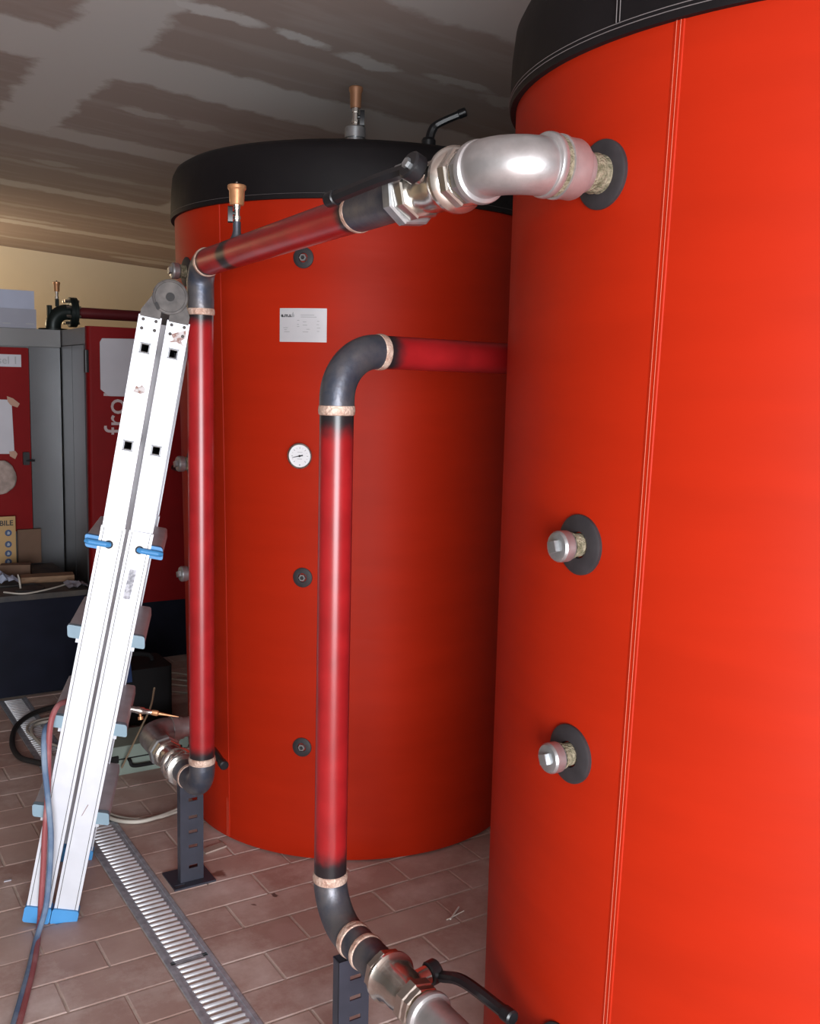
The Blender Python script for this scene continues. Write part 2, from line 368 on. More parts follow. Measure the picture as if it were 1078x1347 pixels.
tag(MB().bbox((X1, Y0R - .2, -.2), (X1 + .2, Y1R, 3.3)).build('wall_right', M_WALLW, smooth=False), kind='structure')
wf = MB(); DX0, DX1, DZ = -2.3, 0.5, 2.2
wf.bbox((X0, Y0R - .2, -.2), (DX0, Y0R, 3.3)); wf.bbox((DX1, Y0R - .2, -.2), (X1, Y0R, 3.3)); wf.bbox((DX0, Y0R - .2, DZ), (DX1, Y0R, 3.3))
tag(wf.build('wall_front', M_WALLW, smooth=False), kind='structure')

# ---- floor tiles, 15 x 30 cm in half bond, each a piece of the floor
DRX0, DRX1 = 0.826, 0.959
ROW0, TW, TL, GR = 2.1778, 0.15, 0.296, 0.006
tile_meshes = {}
def tile_mesh(lx, ly):
    k = (round(lx, 3), round(ly, 3))
    if k not in tile_meshes:
        b = 0.0025; hx, hy = lx / 2, ly / 2
        mb = MB(); mb.add([(-hx, -hy, -.012), (hx, -hy, -.012), (hx, hy, -.012), (-hx, hy, -.012), (-hx, -hy, -.0015), (hx, -hy, -.0015), (hx, hy, -.0015), (-hx, hy, -.0015),
                           (-hx + b, -hy + b, 0), (hx - b, -hy + b, 0), (hx - b, hy - b, 0), (-hx + b, hy - b, 0)],
                          [(0, 1, 5, 4), (1, 2, 6, 5), (2, 3, 7, 6), (3, 0, 4, 7), (4, 5, 9, 8), (5, 6, 10, 9), (6, 7, 11, 10), (7, 4, 8, 11), (8, 9, 10, 11), (3, 2, 1, 0)])
        me = bpy.data.meshes.new('tile'); me.from_pydata(mb.v, [], mb.f); me.materials.append(M_TILE); me.update()
        tile_meshes[k] = me
    return tile_meshes[k]
cells = []
for k in range(-32, 52):
    yc = ROW0 + (k + 0.5) * TW
    if yc - TW / 2 < Y0R or yc + TW / 2 > Y1R: continue
    for side, xs in ((0, 0.541), (1, 1.239)):
        st = xs + (TL / 2 if k % 2 else 0)
        for n in range(-14, 14):
            a, b = st + n * TL, st + (n + 1) * TL
            lo, hi = (X0, DRX0) if side == 0 else (DRX1, X1)
            a, b = max(a, lo), min(b, hi)
            if b - a < 0.03: continue
            cells.append((a, b, yc - TW / 2, yc + TW / 2))
def in_view(a, b, c, d):
    best = 0
    for X in (a, (a + b) / 2, b):
        for Y in (c, d):
            q = V((X, Y, 0)) - EYEP; z = q.dot(CF)
            if z < 0.2: continue
            px = PW / 2 + FPX * q.dot(CR) / z; py = PH / 2 - FPX * q.dot(CU) / z
            if -10 < px < PW + 10 and -10 < py < PH + 10:
                # behind the two tanks the floor cannot be seen
                best = max(best, 1.0 / (q.length ** 2))
    for cx, cy in ((1.88, 3.39), (1.87, 1.30)):
        if math.hypot((a + b) / 2 - cx, (c + d) / 2 - cy) < 0.52: return 0
    s = V(((a + b) / 2, (c + d) / 2))
    if best:
        for cx, cy in ((1.88, 3.39), (1.87, 1.30)):   # hidden in a tank's shadow of sight
            t = (s.x * cx + s.y * cy) / (s.x ** 2 + s.y ** 2)
            if 0 < t < 1 and (s * t - V((cx, cy))).length < 0.55: return 0
    return best
sc_ = sorted(((in_view(*q), q) for q in cells), key=lambda t: -t[0])
rest = MB(); nt_ = 0
for w, (a, b, c, d) in sc_:
    lx, ly = b - a - GR, d - c - GR
    if w > 0 and nt_ < 290:
        o = bpy.data.objects.new('tile', tile_mesh(lx, ly)); C.objects.link(o); o.parent = floor
        o.location = ((a + b) / 2, (c + d) / 2, random.uniform(-.0008, .0006)); nt_ += 1
    else:
        rest.bbox((a + GR / 2, c + GR / 2, -.01), (b - GR / 2, d - GR / 2, 0))
tag(rest.build('tile_field', M_TILE, floor, smooth=False), kind='stuff')

# ---- floor drain
dr = thing('drain_channel', (0.8925, 3.6, 0), 'galvanised slotted floor drain running across the tiles past the ladder', 'drain')
dm = MB(); DY0, DY1 = 1.6, 5.19
for x in (DRX0 + .006, DRX1 - .006): dm.bbox((x - .006, DY0, -.03), (x + .006, DY1, .002))
dm.bbox((DRX0, DY0, -.05), (DRX1, DY1, -.03))
dm.build('channel_frame', M_GRATE, dr, smooth=False)
bw = 0.046
bar_me = None
ng = 0
gy = 2.555 - 0.998
bounds = []
y = 2.555
while y < DY1: bounds.append((y, min(y + 0.998, DY1))); y += 1.0
bounds.insert(0, (DY0, 2.552))
gcx = (DRX0 + DRX1) / 2
for (a, b) in bounds:
    g = MB()
    for sx_ in (-1, 1): g.box((gcx + sx_ * .0505, (a + b) / 2, -.004), (.019, b - a, .008))
    g.bbox((gcx - .06, a, -.008), (gcx + .06, a + .006, 0)); g.bbox((gcx - .06, b - .006, -.008), (gcx + .06, b, 0))
    g.bbox((gcx - .06, a, -.016), (gcx + .06, b, -.012))
    go = g.build('grate', M_GRATE, dr, smooth=False)
    yy = a + 0.016
    while yy < b - 0.01:
        if bar_me is None:
            mb = MB(); n = 6; prof = []
            pts = [V((-bw, 0, 0)), V((-bw + .006, 0, .0015)), V((bw - .006, 0, .0015)), V((bw, 0, 0))]
            mb.tube(pts, [.0035, .0064, .0064, .0035], 8)
            tmp = mb.build('bar', M_BAR, None); bar_me = tmp.data; bpy.data.objects.remove(tmp)
        o = bpy.data.objects.new('bar', bar_me); C.objects.link(o); o.parent = go
        o.location = V((gcx, yy, -.005)) - ORG[dr.name]; yy += 0.0262

# ================================================================ STORAGE TANKS
T1 = V((1.88, 3.39, 0)); T2 = V((1.87, 1.30, 0))
def rad1(z): return 0.65 + (0.02 * min(max((z - .1) / 1.1, 0), 1)) + 0.024 * min(max((z - 1.2) / 1.0, 0), 1)
def rad2(z): return 0.695
def polar(c, r, deg, z): return V((c.x + r * math.cos(math.radians(deg)), c.y + r * math.sin(math.radians(deg)), z))
def dirp(deg): return V((math.cos(math.radians(deg)), math.sin(math.radians(deg)), 0))
CAPZ = 2.21
def rosette(tank, c, rad, deg, z, r, plug):
    d = dirp(deg); s0 = polar(c, rad(z), deg, z)
    ro = MB().lathe([(-.006, r), (.004, r), (.0065, r - .004), (.0065, r * .45), (-.002, r * .42)], s0, d, 36).build('port_rosette', M_RUBBER, tank)
    t = deg; side = V((-d.y, d.x, 0))
    if plug == 'cap':        # square headed malleable plug on a hemp sealed nipple
        MB().lathe([(-.002, .021), (.022, .021), (.022, .024), (.026, .024), (.026, .021), (.03, .021)], s0, d, 20).build('hemp_thread', M_HEMP, ro)
        pl = MB().lathe([(.03, .0262), (.033, .0278), (.05, .0278), (.0545, .025), (.056, .021), (.056, .004)], s0, d, 24)
        tw = (side * .94 + EZ * .34).normalized(); pl.prism([(-.0095, -.0095), (.0095, -.0095), (.0095, .0095), (-.0095, .0095)], s0 + d * .06, (tw, d.cross(tw), d), .011)
        pl.build('plug', M_ZINC, ro, angle=25)
    elif plug == 'socket':   # small hollow hexagon socket in the middle
        MB().lathe([(-.002, .0125), (.01, .0125), (.012, .0105), (.012, .0075), (.002, .007)], s0, d, 6).build('socket_plug', M_ZINC, ro, angle=20)
        MB().lathe([(.0, .0072), (.0055, .0072)], s0, d, 12).build('socket_bore', M_DARKHOLE, ro)
    return ro
def make_tank(c, rad, label, group, stitched):
    t = thing('storage_tank', c, label, 'tank', group)
    N = 128
    zs = [0.0, 0.008, 0.03, 0.1, 0.25, 0.5, 0.8, 1.1, 1.4, 1.7, 2.0, CAPZ + .03]
    prof = [(z, (rad(z) - (.03 if z == 0 else .012 if z < .02 else .004 if z < .05 else 0))) for z in zs]
    jk = MB().lathe(prof, c, EZ, N).build('jacket', M_RED, t)
    R = rad(CAPZ)
    top = MB().lathe([(CAPZ, R + .001), (CAPZ, R + .012), (CAPZ + .006, R + .014), (CAPZ + .10, R + .011), (CAPZ + .148, R + .006), (CAPZ + .172, R - .006), (CAPZ + .186, R - .028), (CAPZ + .192, R - .07), (CAPZ + .2, .3), (CAPZ + .202, .02)], c, EZ, N)
    cv = top.build('top_cover', M_BLACKV, t)
    mb = MB()
    for dz in ((0.012, 0.019) if stitched else (.015,)): mb.tube([polar(c, R + .0145, a, CAPZ + dz) for a in range(-250, -39, 3)], .0008 if stitched else .0004, 4)
    mb.build('hem_stitching', M_THREADG, cv)
    return t, jk, cv
tank1, jk1, cv1 = make_tank(T1, rad1, 'red jacketed tank with black top, round thermometer and small data plate', 'storage tanks in red jackets', False)
tank2, jk2, cv2 = make_tank(T2, rad2, 'red jacketed tank with black top and double-stitched seam, silver elbow at upper port', 'storage tanks in red jackets', True)
# seam of the near tank: a folded strip with two rows of stitches
def seam(jk, c, rad, deg0, deg1, z0, z1, thread, m):
    mb = MB(); n = 24
    rows_ = []
    for i in range(n + 1):
        z = z0 + (z1 - z0) * i / n; dg = deg0 + (deg1 - deg0) * i / n
        rows_.append([polar(c, rad(z) + e, dg + o, z) for o, e in ((-.9, -.001), (-.75, .0012), (.55, .0015), (.75, -.001))])
    vs = [q for r in rows_ for q in r]; fs = []
    for i in range(n):
        for k in range(3): fs.append((i * 4 + k, i * 4 + k + 1, i * 4 + 5 + k, i * 4 + 4 + k))
    mb.add(vs, fs).build('seam', M_RED, jk)
    if thread:
        st = MB()
        for off in (-.42, .18):
            st.tube([polar(c, rad(z0) + .0022, deg0 + (deg1 - deg0) * i / 40 + off, z0 + (z1 - z0) * i / 40) for i in range(41)], thread, 4)
        st.build('seam_stitching', m, jk)
seam(jk2, T2, rad2, -171.6, -167.6, .02, CAPZ, .0005, M_THREAD)
seam(jk1, T1, rad1, -161.8, -161.8, .02, CAPZ, .0003, M_THREAD)
st = MB()
for off in (-.3, .3): st.tube([polar(T2, .695 + .015, -176.6 + off, CAPZ + .02 + .012 * i) for i in range(11)], .0008, 4)
st.build('seam_stitching', M_THREADG, cv2)

# ports of the near tank
for z, r, pl in ((2.0, .057, None), (1.37, .054, 'cap'), (0.985, .054, 'cap'), (0.4, .057, None)):
    rosette(tank2, T2, rad2, 180.6 if pl is None else 179.6, z, r, pl)
# ports of the far tank
for z, pl in ((2.03, 'socket'), (1.0, 'socket'), (.412, 'socket')): rosette(tank1, T1, rad1, -134.3, z, .033, pl)
for z, pl in ((2.01, 'cap'), (1.344, 'cap'), (.948, 'cap'), (.375, None)): rosette(tank1, T1, rad1, 180, z, .05, pl)
# thermometer
d = dirp(-134.8); s0 = polar(T1, rad1(1.404), -134.8, 1.404); rt = V((-d.y, d.x, 0))   # rt points to the reader's right
if rt.dot(CR) < 0: rt = -rt
th = MB().lathe([(-.004, .036), (.012, .036), (.014, .041), (.019, .0415), (.021, .039), (.019, .0365), (.016, .036)], s0, d, 40).build('thermometer', M_CHROME, tank1)
MB().lathe([(.014, .0362), (.0168, .0362)], s0, d, 40).build('dial', M_DIAL, th)
nd = MB(); q = rt * .97 + EZ * .22; q.normalize(); qn = d.cross(q)
nd.prism([(-.026, -.0006), (.001, -.0016), (.011, -.0022), (.011, .0022), (.001, .0016), (-.026, .0006)], s0 + d * .0185, (q, qn, d), .0008)
nd.lathe([(.0165, .0035), (.0198, .0035)], s0, d, 16); nd.build('needle', M_PRINT, th)
tk = MB()
for i in range(13):
    a = math.radians(225 - 22.5 * i); e = rt * math.cos(a) + EZ * math.sin(a)
    big = i % 2 == 0
    tk.box(s0 + d * .0171 + e * .026, (.005 if big else .003, .0018 if big else .001, .0006), (e, d.cross(e), d))
tk.box(s0 + d * .0171 - EZ * .029, (.004, .004, .0006), (rt, EZ, d))
tk.build('scale_marks', M_PRINTG, th)
mbx = MB()
for r_, w_ in ((.012, .018), (-.010, .016)): mbx.box(s0 + d * .0171 + EZ * r_, (w_, .0012, .0005), (rt, EZ, d))
mbx.build('scale_lettering', M_PRINTG, th)
# data plate, following the curve of the tank
pz0, pz1, pa0, pa1 = 1.768, 1.874, -141.0, -127.9
mb = MB(); n = 8; vs = []; fs = []
for i in range(n + 1):
    a = pa0 + (pa1 - pa0) * i / n; rr = rad1(1.82)
    vs += [polar(T1, rr + .0006, a, pz0), polar(T1, rr + .0006, a, pz1), polar(T1, rr + .0028, a, pz1), polar(T1, rr + .0028, a, pz0)]
for i in range(n):
    b = i * 4
    for k in range(4): fs.append((b + k, b + (k + 1) % 4, b + 4 + (k + 1) % 4, b + 4 + k))
fs += [(0, 1, 2, 3), (n * 4 + 3, n * 4 + 2, n * 4 + 1, n * 4)]
plate = mb.add(vs, fs).build('data_plate', M_PLATE, tank1); plate['label'] = 'small aluminium data plate with maker logo'
def on_plate(a, z, out=.0033): return polar(T1, rad1(1.82) + out, pa0 + (pa1 - pa0) * a, pz0 + (pz1 - pz0) * z)
def ptext(s, size, a, z, m, bold=0):
    dg = pa0 + (pa1 - pa0) * (a + .1); dd = dirp(dg); r_ = V((-dd.y, dd.x, 0))
    text(s, size, on_plate(a, z), r_, EZ, m, plate, depth=.0003, bold=bold)
ptext('e.m.s.', .0165, .03, .74, M_PRINT, .0005)
fl = MB(); dg = pa0 + (pa1 - pa0) * .29; dd = dirp(dg); r_ = V((-dd.y, dd.x, 0))
fl.prism([(-.004, 0), (.004, 0), (.005, .005), (.002, .010), (.001, .016), (-.002, .011), (-.005, .006)], on_plate(.29, .74), (r_, EZ, dd), .0008)
fl.build('flame_logo', M_PRINTG, plate)
ln = MB()
for a, z, w in ((.08, .42, .10), (.1, .3, .12), (.1, .36, .06), (.38, .64, .05), (.5, .6, .08), (.38, .52, .04), (.38, .46, .05), (.5, .5, .1), (.58, .38, .07), (.5, .3, .12), (.8, .62, .05), (.79, .52, .05), (.8, .42, .07), (.8, .32, .05), (.45, .8, .3), (.45, .74, .35)):
    dg = pa0 + (pa1 - pa0) * (a + w / 2); dd = dirp(dg); r_ = V((-dd.y, dd.x, 0))
    ln.box(on_plate(a + w / 2, z, .0031), (w * .15, .0016, .0006), (r_, EZ, dd))
ln.build('small_print', M_PRINTG, plate)

# fittings on the top of the far tank: an air vent and a ball valve lever
def air_vent(parent, p, s=1.0, ball=True, side=V((-1, 0, 0)), name='air_vent', wide=1.0, lev=1.0, brass=None):
    """small shut-off valve with a brass float vent, standing on p"""
    p = V(p)
    a = MB().lathe([(0, .011 * s), (.012 * s, .011 * s), (.012 * s, .0135 * s), (.022 * s, .0135 * s), (.022 * s, .010 * s), (.045 * s, .010 * s), (.045 * s, .0125 * s), (.058 * s, .0125 * s)], p, EZ, 8).build(name, M_CHROME, parent, angle=25)
    if ball:
        h = MB(); h.cyl(p + EZ * .032 * s, p + EZ * .032 * s + side * .02 * s, .006 * s, 10)
        fr = frame(side); h.rbox(p + EZ * .027 * s + side * .022 * s, (.014 * s * lev, .042 * s * lev, .012 * s * lev), .005 * s, (side.cross(EZ).normalized(), EZ, side)); h.build('lever', M_BLACKP, a)
    MB().lathe([(h * s, r * s * wide) for h, r in ((.058, .017), (.062, .019), (.105, .0205), (.112, .0245), (.121, .0245), (.124, .022), (.124, .004))], p, EZ, 24).build('float_body', brass or M_BRASS, a)
    MB().lathe([(.124 * s, .0045 * s), (.131 * s, .0045 * s), (.135 * s, .002 * s)], p, EZ, 10).build('vent_screw', M_CHROME, a)
    return a
tp = V((1.79, 3.29, CAPZ + .198))
st_ = MB().lathe([(0, .030), (.115, .030), (.115, .038), (.15, .038), (.154, .033), (.154, .015)], tp, EZ, 16).build('top_fitting', M_ZINC, tank1)
mv = ony((467, 110), tp.y)
av = air_vent(tank1, tp + EZ * .154, 1.12, True, V((.85, -.5, 0)).normalized(), wide=.92, lev=1.2, brass=mat('dull brass', (.26, .12, .06), .55, .4))
av.parent = tank1
lv = V((1.985, 3.10, CAPZ + .19))
lb = MB().lathe([(0, .02), (.05, .02), (.05, .026), (.062, .026)], lv, EZ, 14).build('top_valve', M_ZINC, tank1)
lv.z += .022
hp = [lv + EZ * .075 + V(q) for q in ((0, 0, 0), (.010, -.005, .045), (.03, -.02, .07), (.095, -.07, .105))]
hb = MB().lathe([(.035, .024), (.085, .026), (.094, .02)], lv, EZ, 16)
hb.tube(smooth_path(hp, 5), [.0165] * 8 + [.0145] * 8, 8)
e_ = hp[-1]; hb.lathe([(-.016, .014), (-.013, .0165), (.012, .0165), (.015, .012)], e_, V((.6, -.5, .3)), 12)
hb.build('lever', M_BLACKP, lb)

# ================================================================ PIPE RUNS
PR = 0.0381   # 76.1 mm pipe
def straight_parts(run, a, b, seq):
    """seq = [(name, material, s0, s1, profile or radius)] along the line a->b in metres"""
    a = V(a); d = (V(b) - a).normalized()
    for nm, m, s0, s1, r in seq:
        if isinstance(r, (int, float)): pr = [(s0, r - .001), (s0 + .001, r), (s1 - .001, r), (s1, r - .001)]
        else: pr = [(s0 + (s1 - s0) * t, q) for t, q in r]
        MB().lathe(pr, a, d, 40).build(nm, m, run)
def red_pipe(run, p0, p1, burns):
    """painted pipe; burns = [(distance, reach)] where welding has scorched the paint"""
    p0 = V(p0); p1 = V(p1); L_ = (p1 - p0).length; n = 40
    hs = sorted(set([0, L_] + [round(min(max(c + k * w / 6, 0), L_), 5) for c, w in burns for k in range(-7, 8)]))
    o = MB().lathe([(h, PR) for h in hs], p0, p1 - p0, n).build('red_pipe', M_PIPE, run)
    at = o.data.attributes.new('burn', 'FLOAT', 'POINT')
    val = []
    for h in hs:
        b_ = max([max(0, 1.15 - abs(h - c) / w * 1.15) for c, w in burns] + [0]); val += [b_] * n
    at.data.foreach_set('value', val)
    return o
def weld(run, p, d, r=PR, w=.013):
    w *= 1.25
    return MB().lathe([(-w / 2, r), (-w / 2 + .002, r + .0022), (0, r + .0034), (w / 2 - .002, r + .0022), (w / 2, r)], p, d, 40).build('weld', M_WELD, run)
def hexnut(run, a, d, s0, s1, r, name, m, n=6, rot=0.2, parent=None):
    return MB().lathe([(s0, r * .93), (s0 + .003, r), (s1 - .003, r), (s1, r * .93)], a, d, n, rot=rot).build(name, m, parent or run, angle=25)
def elbow(run, corner, din, dout, r, rb, m, name='elbow', n=40):
    """90 degree bend: arrives along din, leaves along dout, centre lines meet at corner"""
    din = V(din).normalized(); dout = V(dout).normalized(); corner = V(corner)
    c = corner - din * rb + dout * rb
    pts = arc(c, -dout, din, rb, 18)
    return MB().tube(pts, r, n).build(name, m, run)
def valve(run, a, d, s, stem, lever_pts, sl=0.0, ls=1.0):
    """full bore ball valve centred at distance s along a + d: body, rims, stem and black lever"""
    a = V(a); d = V(d).normalized(); c = a + d * s; stem = V(stem).normalized()
    b = MB().lathe([(h * ls, r) for h, r in ((-.078, .041), (-.077, .0445), (-.058, .0445), (-.057, .0475), (-.052, .054), (-.049, .0565), (-.043, .0565), (-.040, .053), (-.034, .0485), (-.02, .0455), (-.004, .0445), (.012, .0445), (.026, .042), (.036, .0405), (.046, .0405), (.047, .0445), (.072, .0445), (.073, .041))], c, d, 44).build('ball_valve', M_CHROME, run, angle=28)
    hexnut(run, c, d, -.076 * ls, -.056 * ls, .051, 'valve_end', M_CHROME, 8, parent=b); hexnut(run, c, d, .044 * ls, .071 * ls, .0505, 'valve_end', M_CHROME, 8, parent=b)
    MB().lathe([(.03, .02), (.046 + sl, .02), (.048 + sl, .0155), (.06 + sl, .0155)], c, stem, 20).build('stem', M_CHROME, b)
    lo = V(lever_pts[0])
    hd = MB().lathe([(.048 + sl, .022), (.051 + sl, .0255), (.07 + sl, .0255), (.074 + sl, .022)], c, stem, 24)
    k = smooth_path([c + stem * (.06 + sl)] + [V(q) for q in lever_pts], 6)
    side = (V(lever_pts[-1]) - c).cross(stem).normalized()
    m_ = len(k)
    hd.tube(k, [.0125] * m_, 8); e = V(lever_pts[-1]); ld = (e - V(lever_pts[-2])).normalized()
    hd.lathe([(-.014, .0125), (-.012, .015), (.012, .015), (.015, .011)], e, ld, 14)
    hd.build('lever', M_BLACKP, b)
    MB().lathe([(.074 + sl, .0095), (.080 + sl, .0095)], c, stem, 6).build('lever_nut', M_ZINC, b)
    return b

# ---- run 1: upper port of the near tank -> lower port of the far tank
PZ1 = 2.0
run1 = thing('pipe_run', (1.03, 2.83, 0), 'red steel pipe with silver elbow, running overhead then dropping beside the ladder', 'pipe')
port = polar(T2, .695, 180.6, 2.0); DXN = V((-1, 0, 0)); YP = port.y
MB().lathe([(0, .030), (.004, .0325), (.012, .031), (.02, .0335), (.03, .0315), (.046, .0325)], port, DXN, 24).build('hemp_thread', M_HEMP, run1)
MB().lathe([(.042, .031), (.043, .0355), (.048, .0365), (.056, .036), (.058, .040), (.062, .0475), (.066, .049), (.094, .0485), (.097, .0515), (.102, .0515), (.104, .046)], port, DXN, 44).build('reducing_socket', M_GALV, run1)
MB().lathe([(.100, .045), (.102, .0485), (.108, .0475), (.113, .0485), (.116, .045)], port, DXN, 36).build('hemp_thread', M_HEMP, run1)
A1 = V((.983, 1.39, 1.992)); B1 = V((1.03, 2.83, 1.972)); D1 = (B1 - A1).normalized()
RB = .066
el0 = V((port.x - .113, YP, 2.0))
pts = [el0] + arc((A1.x + RB, YP + RB, 1.997), V((0, -1, 0)), V((-1, 0, 0)), RB, 18) + [V((A1.x, YP + RB + .014, 1.994))]
MB().tube(pts, .0462, 48).build('elbow', M_GALV, run1)
es = V((A1.x, YP + RB + .02, 1.993))
MB().lathe([(-.014, .046), (-.012, .0505), (-.008, .052), (-.002, .052), (0, .0505), (.002, .044)], es, D1, 44).build('elbow_bead', M_GALV, run1)
MB().lathe([(0, .046), (.002, .0505), (.005, .052), (.012, .052), (.015, .0505), (.017, .046)], el0 - DXN * .001, DXN, 44).build('elbow_bead', M_GALV, run1)
hexnut(run1, es, D1, .002, .024, .0475, 'nipple', M_ZINC, 8)
MB().lathe([(.018, .04), (.02, .0425), (.03, .0425), (.032, .04)], es, D1, 30).build('hemp_thread', M_HEMP, run1)
VLS = 1.22
v1c = .028 + .078 * VLS
stem1 = V((-.84, -.03, .34))
vc = es + D1 * v1c
valve(run1, es, D1, v1c, stem1, [vc + stem1.normalized() * .061 + D1 * .05, vc + stem1.normalized() * .066 + D1 * .1 - EX * .008 - EZ * .006, vc + stem1.normalized() * .070 + D1 * .25 - EX * .026 - EZ * .02], ls=VLS)
s1 = v1c + .07 * VLS
hexnut(run1, es, D1, s1, s1 + .03, .058, 'union_nut', M_ZINC, 8, rot=.3)
MB().lathe([(s1 + .028, .05), (s1 + .034, .0475), (s1 + .036, .043)], es, D1, 36).build('union_collar', M_ZINC, run1)
def s_at(Y): return (Y - es.y) / D1.y
w1 = s_at(1.815)
straight_parts(run1, es, B1, [('weld_nipple', M_STEEL, s1 + .03, w1, .0395)])
weld(run1, es + D1 * w1, D1)
wl = s_at(2.757)
red_pipe(run1, es + D1 * w1, es + D1 * wl, [(0, .06), (s_at(2.545) - w1, .06), (wl - w1, .05)])
weld(run1, es + D1 * wl, D1)
pe = es + D1 * wl
VX, VY = 1.032, 2.822
RBE = .075
elbow(run1, (VX, VY + .002, pe.z), D1, (0, 0, -1), .0392, VY - pe.y, M_STEEL)
zt = pe.z - (VY - pe.y)
zw = 1.838
MB().cyl((VX, VY, zt + .002), (VX, VY, zw), .0392, 40).build('elbow_end', M_STEEL, run1)
weld(run1, (VX, VY, zw), EZ, w=.016)
ZB = .378
red_pipe(run1, (VX, VY, zw), (VX, VY, .474), [(0, .06), (zw - .474, .075)])
weld(run1, (VX, VY, .474), EZ, w=.018)
MB().cyl((VX, VY, .474), (VX, VY, ZB + .07), .0392, 40).build('elbow_end', M_STEEL, run1)
elbow(run1, (VX, VY, ZB), (0, 0, -1), (0, 1, 0), .0392, .072, M_STEEL)
L0 = V((VX, VY + .07, ZB))
straight_parts(run1, L0, L0 + EY, [('weld_nipple', M_STEEL, 0, .11, .0388)])
weld(run1, L0 + EY * .045, EY)
hexnut(run1, L0, EY, .105, .122, .056, 'union_nut', M_ZINC, 8)
MB().lathe([(.1, .0455), (.104, .0535), (.108, .0535), (.11, .05), (.114, .0555), (.12, .0555), (.124, .05)], L0, EY, 44).build('union_collar', M_CHROME, run1)
vb = L0 + EY * .21
valve(run1, L0, EY, .21, (1, 0, .25), [vb + V((.088, -.05, .03)), vb + V((.1, -.1, .05)), V((1.125, 2.885, .42))], sl=.015)
hexnut(run1, L0, EY, .28, .31, .055, 'union_nut', M_ZINC, 8)
L1 = L0 + EY * .31
lx = 3.39 - L1.y
p1e = [L1, L1 + EY * .02] + arc((VX + .07, 3.39 - .07, ZB), V((-1, 0, 0)), V((0, 1, 0)), .07, 14) + [V((VX + .1, 3.39, ZB - .003))]
MB().tube(p1e, .0435, 36).build('elbow', M_ZINC, run1)
p1f = V((VX + .09, 3.39, .376)); ptank = V((T1.x - rad1(.375), 3.39, .376))
MB().lathe([(0, .0475), (.022, .0475), (.022, .041), (.04, .041), (.04, .036), ((ptank - p1f).length + .006, .036)], p1f, EX, 36).build('reducing_socket', M_GALV, run1)
# air vent on a welded stub on top of the horizontal pipe
vt = es + D1 * s_at(2.52)
sb = MB(); sp = smooth_path([vt + EZ * .025, vt + EZ * .05 + V((.0, -.004, 0)), vt + EZ * .065 + V((0, -.004, 0)), vt + EZ * .078 + V((0, -.004, 0))], 4)
sb.tube(sp, [.019, .0175, .015, .0125, .0115] + [.0105] * (len(sp) - 5), 14); sb.build('vent_stub', M_STEEL, run1)
av1 = air_vent(run1, vt + EZ * .075 + V((0, -.004, 0)), .78, True, V((-.95, .3, 0)).normalized(), wide=1.28, lev=1.3)

# ---- run 2: lower port of the near tank, up, and away behind it
run2 = thing('pipe_run', (1.03, 1.958, 0), 'red steel pipe standing before the thermometer tank, chrome ball valve at its foot', 'pipe')
WX, WY = 1.03, 1.958
ZT = 1.715
az = math.radians(83.2); D2 = V((math.sin(az), math.cos(az), -.004)).normalized()
RE = .108
elbow(run2, (WX, WY, ZT), (0, 0, 1), D2, .0392, RE, M_STEEL)
q0 = V((WX, WY, ZT)) + D2 * RE
weld(run2, q0 + D2 * .008, D2, w=.016)
red_pipe(run2, q0 + D2 * .004, q0 + D2 * 2.76, [(0, .075)])
zw2 = 1.583
MB().cyl((WX, WY, ZT - RE + .002), (WX, WY, zw2), .0392, 40).build('elbow_end', M_STEEL, run2)
weld(run2, (WX, WY, zw2), EZ, w=.018)
red_pipe(run2, (WX, WY, zw2), (WX, WY, .492), [(0, .09), (zw2 - .492, .1)])
weld(run2, (WX, WY, .488), EZ, w=.018)
ZB2 = .388
MB().cyl((WX, WY, .486), (WX, WY, ZB2 + .098), .0392, 40).build('elbow_end', M_STEEL, run2)
elbow(run2, (WX, WY, ZB2), (0, 0, -1), (0, -1, 0), .0394, .1, M_STEEL)
D3 = V((0, -1, 0)); K0 = V((WX, WY - .1, ZB2))
straight_parts(run2, K0, K0 + D3, [('weld_nipple', M_STEEL, 0, .15, .0392)])
weld(run2, K0 + D3 * .02, D3, r=.0392, w=.017); weld(run2, K0 + D3 * .075, D3, r=.0392, w=.013)
c3 = .15 + .078
vc3 = K0 + D3 * c3
valve(run2, K0, D3, c3, (1, .05, .12), [vc3 + V((.088, -.02, .01)), vc3 + V((.095, -.09, .035)), vc3 + V((.098, -.235, .045))], sl=.02)
hexnut(run2, K0, D3, c3 + .070, c3 + .088, .0485, 'nipple', M_CHROME, 8)
MB().lathe([(c3 + .084, .04), (c3 + .086, .044), (c3 + .094, .043), (c3 + .098, .04)], K0, D3, 30).build('hemp_thread', M_HEMP, run2)
MB().lathe([(c3 + .096, .044), (c3 + .098, .0495), (c3 + .102, .051), (c3 + .109, .051), (c3 + .112, .0495), (c3 + .114, .044)], K0, D3, 44).build('elbow_bead', M_GALV, run2)
K1 = K0 + D3 * (c3 + .098)
Yt = polar(T2, .695, 180.6, .385).y
p2e = [K1, K1 + D3 * .01] + arc((WX + .085, Yt + .085, ZB2), V((-1, 0, 0)), V((0, -1, 0)), .085, 14) + [V((WX + .1, Yt, ZB2))]
MB().tube(p2e, .0425, 40).build('elbow', M_GALV, run2)
MB().lathe([(0, .046), (.02, .046), (.02, .04), (.03, .04), (.03, .028), (.052, .028)], V((WX + .095, Yt, ZB2)), EX, 32).build('reducing_socket', M_GALV, run2)

